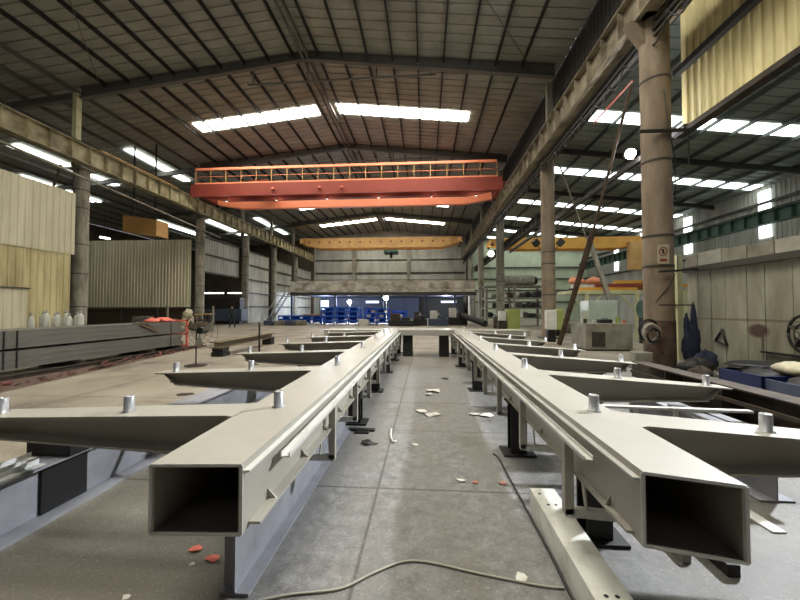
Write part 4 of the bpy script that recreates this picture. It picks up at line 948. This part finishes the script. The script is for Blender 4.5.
# struts
solo('leaning_strut', MB().isec((5.58, 15.1, .0), (5.84, 12.5, 4.3), .14, .16, .03, .03, up=(0, 1, .3)).tube((5.84, 12.5, 4.3), (5.9, 10.3, 7.9), .045, n=8), DIRTB, 'rust brown strut leaning from the floor up to the nearest right column', 'strut', (5.6, 15, 0))
solo('leaning_strut', MB().isec((9.2, 17.0, .0), (7.95, 17.6, 5.0), .18, .18, .02, .02, up=(0, 1, .3)).tube((8.1, 18.1, 5.0), (6.95, 18.5, 9.0), .04, n=8), COLG, 'olive grey strut leaning from the floor up to the second right column', 'strut', (9.4, 17.6, 0))
t = Thing('pale_upright', 'pale yellow braced upright beside the nearest right column', 'post', (7.4, 10.9, 0))
t.part('post', MB().box(7.45, 7.6, 10.9, 11.05, 0, 3.1), CREAM); t.part('brace', MB().bar((7.1, 10.95, 2.0), (7.5, 10.95, 1.5), .06, .06).bar((7.5, 10.95, 1.4), (7.75, 10.95, .5), .06, .06), CREAM)
solo('hanging_cloth', MB().blob((6.8, 9.5, .55), .2, .12, .5, 8, .45).blob((6.95, 9.6, .8), .09, .09, .7, 5, .4).blob((6.7, 9.5, .95), .07, .07, .4, 2, .3), DENIM, 'dark blue cloth bundle hanging beside the nearest right column', 'cloth', (6.85, 9.6, .1))
solo('cloth_heap', MB().blob((7.0, 9.3, .14), .26, .22, .3, 12, .3, flat=.5), DENIM, 'dark cloth heap at the foot of the hanging blue cloth', 'cloth', (7.0, 9.3, 0))
t = Thing('hose_coil', 'coiled black and grey hose hung on the left of the nearest right column', 'hose', (5.75, 9.5, .9))
for k, (r, m) in enumerate(((.24, BLACK), (.19, CABLE), (.21, CABLE), (.15, BLACK))):
    t.part('loop', MB().path([(5.72 + k * .02 + r * math.cos(a * .35), 9.42 - k * .03, .95 - .04 * k + r * 1.15 * math.sin(a * .35)) for a in range(19)], .024, 8), m)
t.part('loop', MB().path([(5.95, 9.38, 1.15), (5.99, 9.36, .9), (5.97, 9.36, .6), (6.02, 9.36, .35)], .02, 8), RUSTR, label='reddish hose end')
solo('scrap_box', MB().box(5.2, 5.62, 9.1, 9.4, 0, .42), CABG, 'small grey box on the floor under the coiled hose', 'box', (5.7, 9.3, 0), bevel=.02)
# sign on column
t = Thing('warning_sign', 'small white prohibition sign strapped to the nearest right column', 'sign', (6.05, 9.4, 2.7))
t.part('plate', MB().box(5.98, 6.26, 9.425, 9.435, 2.66, 3.16), BAG)
t.part('ring', MB().path([(6.11 + .095 * math.cos(2 * math.pi * i / 20), 9.42, 2.98 + .11 * math.sin(2 * math.pi * i / 20)) for i in range(21)], .011, 6), M('sign_red', (150, 60, 50), .6))
t.part('slash', MB().bar((6.045, 9.42, 3.05), (6.175, 9.42, 2.91), .018, .012, up=(0, 1, 0)), bpy.data.materials['sign_red'])
t.part('figure', MB().box(6.09, 6.13, 9.416, 9.424, 2.92, 3.04), BLACK); t.part('caption_bar', MB().box(6.03, 6.2, 9.418, 9.424, 2.72, 2.79), bpy.data.materials['sign_red'])
# brackets and lamps
t = Thing('flood_lamp', 'lit flood lamp on an arm beside the nearest right column', 'lamp', (6.6, 11.6, 6.4))
t.part('lamp_glass', MB().blob((6.78, 11.9, 6.62), .13, .13, .13, 1, 0), BULB); t.part('housing', MB().tube((6.8, 12.0, 6.64), (6.8, 12.25, 6.7), .18, .1, n=14), CABG)
t.part('arm', MB().bar((6.8, 12.2, 6.72), (7.15, 12.2, 6.5), .04, .04), DARKST)
light('flood_light', 'POINT', (6.76, 11.5, 6.55), 120, (.95, .97, 1), .12)
t = Thing('column_arm', 'short dark bracket arm on the nearest right column below the yellow cladding', 'bracket', (6.2, 9.5, 6.1))
t.part('arm_bar', MB().bar((5.55, 9.38, 6.1), (6.9, 9.38, 6.1), .08, .06), DARKST); t.part('stay', MB().bar((6.75, 9.38, 6.1), (6.75, 9.38, 5.2), .03, .03), DARKST)
for i, (dx, s) in enumerate(((-.5, -1), (.5, 1))):
    t = Thing('black_flood_lamp', 'black flood lamp on the %s of the second right column' % ('left', 'right')[i], 'lamp', (RX + dx, 18.2, 4.4), 'flood lamps on the second column')
    x = RX + .05 + dx; t.part('housing', MB().bar((x, 18.3, 4.75), (x + s * .22, 18.2, 5.0), .22, .3), BLACK, bevel=.02); t.part('bracket', MB().bar((x - s * .14, 18.3, 4.55), (x + s * .05, 18.3, 4.75), .04, .04), BLACK)
t = Thing('wall_lamp', 'glowing lamp beside the fourth right column in front of the yellow crane', 'lamp', (7.9, 34, 7.1))
t.part('bulb', MB().blob((6.7, 36, 7.1), .3, .15, .3, 1, 0), EM('warm_lamp', (255, 245, 225), 8)); t.part('arm', MB().bar((6.7, 36.1, 7.1), (6.5, 40.2, 7.2), .05, .05), DARKST)
for i, pts in enumerate((((6.58, 9.6, 2.9), (6.5, 9.5, 2.5), (6.25, 9.42, 2.1), (5.95, 9.5, 1.66)), ((6.2, 9.42, 7.2), (6.3, 9.42, 6.2), (6.5, 9.5, 5.4), (6.62, 9.7, 4.4)))):
    solo('cable', MB().path(pts, .012, 6), CABLED, ['thin dark cable slung low round the nearest right column', 'thin dark cable running down the upper part of the nearest right column'][i], 'cable', pts[0])
t = Thing('conduit_bracket', 'dark horizontal bracket from the nearest right column to the partition top', 'bracket', (6.8, 9.6, 2.6))
t.part('bar', MB().bar((5.95, 9.36, 2.45), (6.8, 9.36, 2.5), .05, .05).bar((6.75, 9.36, 2.5), (7.2, 9.8, 2.56), .06, .06), DARKST)
t.part('bar', MB().bar((5.95, 9.37, 1.6), (6.8, 9.37, 1.6), .03, .03), DARKST)

# rusty beams, bins along the right partition
t = Thing('rusty_channel', 'long rusty channel beam on the floor in front of the boarded partition', 'beam', (4.1, 2.5, 0))
mb = MB(); mb.box(3.95, 4.25, 2.2, 7.0, .47, .49); mb.box(4.23, 4.25, 2.2, 7.0, .02, .47); mb.box(3.95, 4.25, 2.2, 7.0, 0, .02)
t.part('channel', mb, RUST)
t.part('inner_flange', MB().box(3.9, 3.94, 2.2, 7.0, .30, .345), RUST)
for y in (2.8, 3.9, 5.0, 6.1): t.part('stiffener', MB().box(3.95, 4.23, y, y + .015, .02, .47), RUST)
solo('rusty_plate', MB().bar((4.55, 2.5, .17), (4.75, 8.2, .17), .3, .34), RUST, 'weathered brown beam lying behind the rusty channel', 'beam', (4.6, 5, 0), bevel=.01)
for i, (x, y, sx, sy, h, m, lab) in enumerate(((6.3, 6.95, .5, .45, .34, BLUED, 'blue bin under the boarded partition'), (6.3, 6.15, .45, .4, .3, NAVY, 'dark blue bin nearest the camera under the boarded partition'))):
    t = Thing('storage_bin', lab, 'bin', (x, y, 0))
    mb = MB(); mb.box(x - sx, x + sx, y - sy, y + sy, 0, .03)
    for a in ((x - sx, x - sx + .03, y - sy, y + sy), (x + sx - .03, x + sx, y - sy, y + sy), (x - sx, x + sx, y - sy, y - sy + .03), (x - sx, x + sx, y + sy - .03, y + sy)): mb.box(*a, .03, h)
    t.part('tub', mb, m, bevel=.008); t.part('contents', MB().blob((x, y, h - .06), sx * .85, sy * .85, .14, i, .3, flat=.6), DARKST)
solo('covering_sheet', MB().blob((6.5, 7.3, .42), .62, .45, .06, 3, .15, flat=.5), BLACK, 'black sheet draped over the far end of the blue bin', 'sheet', (6.5, 7.3, .35))
solo('woven_sack', MB().blob((6.45, 6.6, .43), .26, .33, .14, 6, .2, flat=.3), BAG, 'pale woven sack lying on the blue bin', 'sack', (6.4, 6.5, .3))
solo('woven_sack', MB().blob((6.5, 5.95, .42), .28, .25, .13, 7, .2, flat=.3), BAG, 'pale woven sack at the picture edge on the dark blue bin', 'sack', (6.5, 5.9, .3))
for i, (x, y, r, m) in enumerate(((6.2, 8.5, .22, DARKST), (6.5, 8.9, .2, RUST), (6.9, 8.1, .2, DARKST), (5.9, 8.0, .16, RUST))):
    solo('scrap_heap', MB().blob((x, y, r * .6), r * 1.5, r * 1.2, r, 60 + i, .4, flat=.4), m, 'dark scrap lump on the floor before the partition, %s' % ['by the column', 'farthest', 'against the boards', 'nearest the rusty beam'][i], 'scrap', (x, y, 0))
t = Thing('hanging_frame_fan', 'round dark fan hung on the boarded partition at the picture edge', 'fan', (7.2, 7.2, .9))
gd = MB()
for r in (.36, .34, .2): gd.path([(7.18, 7.2 + r * .8 * math.cos(2 * math.pi * i / 24), 1.02 + r * math.sin(2 * math.pi * i / 24)) for i in range(25)], .02, 6)
t.part('guard', gd, BLACK); t.part('hub', MB().tube((7.12, 7.2, 1.02), (7.24, 7.2, 1.02), .1, n=14), CABG)
for k in range(4):
    a = k * math.pi / 2 + .5; t.part('blade', MB().bar((7.18, 7.2, 1.02), (7.18, 7.2 + .26 * math.cos(a), 1.02 + .3 * math.sin(a)), .02, .13, up=(1, 0, 0)), GIRT)
solo('wall_plate', MB().box(7.2, 7.28, 6.9, 8.1, .56, .60), DARKST, 'thin dark shelf rail on the boarded partition below the round fan', 'rail', (7.26, 7.5, .56))
solo('triangle_hook', MB().path([(7.27, 9.15, 1.0), (7.27, 9.02, .62), (7.27, 9.35, .7), (7.27, 9.15, 1.0)], .035, 6), DARKST, 'dark triangular hook hung on the boarded partition', 'hook', (7.27, 9, .8))

# ================================================================== FLOOR ODDMENTS
def cab(pts, r, m, lab):
    out = []
    for i in range(len(pts) - 1):
        p0 = pts[max(i - 1, 0)]; p1 = pts[i]; p2 = pts[i + 1]; p3 = pts[min(i + 2, len(pts) - 1)]
        for k in range(6):
            u = k / 6; out.append(tuple(.5 * ((2 * p1[j]) + (-p0[j] + p2[j]) * u + (2 * p0[j] - 5 * p1[j] + 4 * p2[j] - p3[j]) * u * u + (-p0[j] + 3 * p1[j] - 3 * p2[j] + p3[j]) * u ** 3) for j in (0, 1)) + (r,))
    out.append((pts[-1][0], pts[-1][1], r)); solo('cable', MB().path(out, r, 8), m, lab, 'cable', (pts[0][0], pts[0][1], 0))
cab([(-.86, 1.77), (-.707, 1.823), (-.455, 1.88), (-.311, 1.989), (-.15, 2.093), (-.003, 2.112), (.307, 2.04), (.616, 1.977), (.74, 1.97)], .007, CABLE, 'grey cable curving across the foreground floor')
cab([(.70, 3.7), (.731, 3.578), (.745, 3.05), (.755, 2.479), (.76, 2.2), (.755, 1.9), (.75, 1.5)], .009, CABLED, 'dark cable running along the punched white beam')
cab([(-.42, 4.35), (-.40, 4.1), (-.36, 3.95), (-.33, 3.98)], .012, WHITEM, 'short white curl of cable on the floor between the frames')
def scrap(x, y, s, m, lab, seed, name='paper_scrap', cat='scrap', h=.25):
    rnd = random.Random(seed); n = 7; A = []; B = []
    for i in range(n):
        a = 2 * math.pi * i / n; r = s * rnd.uniform(.5, 1.1); z = rnd.uniform(.002, s * h)
        A.append((x + r * math.cos(a), y + r * .8 * math.sin(a), z)); B.append((x + r * math.cos(a), y + r * .8 * math.sin(a), z + .003))
    c0 = (x, y, s * h); mb = MB(); vs = A + [c0] + B + [(x, y, s * h + .003)]
    fs = [(i, (i + 1) % n, n) for i in range(n)] + [((i + 1) % n + n + 1, i + n + 1, 2 * n + 1) for i in range(n)]
    mb.add(vs, fs); solo(name, mb, m, lab, cat, (x, y, 0))
for i, (x, y, s, m, lab) in enumerate(((.16, 6.4, .17, PAPER, 'large crumpled white paper on the floor between the frames, farthest of the scraps'), (.05, 6.15, .1, PAPER, 'small white paper touching the large crumpled one'),
    (-.05, 5.15, .12, PAPER, 'flat white scrap near the middle of the gangway'), (.08, 5.0, .13, PAPER, 'crumpled scrap with a dark edge in the middle of the gangway'),
    (.68, 5.05, .09, PAPER, 'left white scrap near the right frame brackets'), (.84, 5.0, .12, PAPER, 'right white scrap near the right frame brackets'),
    (.31, 3.12, .045, PAPER, 'small white tag on the brown floor strip'), (.43, 3.1, .04, PINK, 'small pinkish tag on the brown floor strip'), (.66, 3.1, .05, PINK, 'faded pink tag at the edge of the brown floor strip'),
    (-1.42, 2.12, .05, RED, 'red plastic scrap left of the left box beam, the upper one'), (-1.28, 2.05, .05, RED, 'red mesh scrap left of the left box beam, the lower one'),
    (-1.37, 2.0, .02, PAPER, 'tiny white chip near the red scraps'), (.53, 2.03, .045, PAPER, 'white curl of paper by the foreground cable'), (-.1, 3.9, .05, PAPER, 'small pale flake beside the brown floor strip'),
    (-1.55, 1.75, .025, PAPER, 'thin white splinter in the left foreground'), (-.62, 3.9, .1, BLACK, 'black scrap lying beside the first left stand'), (.42, 7.6, .1, DARKST, 'dark flat scrap in the far gangway'))):
    scrap(x, y, s, m, lab, 100 + i)
solo('steel_offcut', MB().box(-.95, -.62, 4.28, 4.36, 0, .02).box(-.85, -.68, 4.2, 4.28, 0, .015), BLACK, 'black steel offcut on the floor before the first left stand', 'offcut', (-.8, 4.3, 0))
for i, (x, y) in enumerate(((-3.3, 6.9), (-4.6, 9.2), (-4.2, 5.9))):
    scrap(x, y, .16, (DARKST, GIRT, RUST)[i], 'dark flat litter on the left floor, %s' % ['by the second gap between arms', 'towards the fan', 'nearest the camera'][i], 300 + i, 'floor_litter', 'litter', .15)
# fixture added for the assumed unseen flood lamp, under the cladding, facing the frames
t = Thing('flood_lamp', 'assumed flood lamp hung under the yellowed cladding outside the picture edge', 'lamp', (7.2, 6.45, 5.7))
t.part('housing', MB().box(7.12, 7.42, 6.28, 6.62, 5.68, 5.98), DARKST, bevel=.02)
t.part('hanger', MB().bar((7.25, 6.45, 5.96), (7.25, 6.45, 6.42), .04, .04), DARKST)
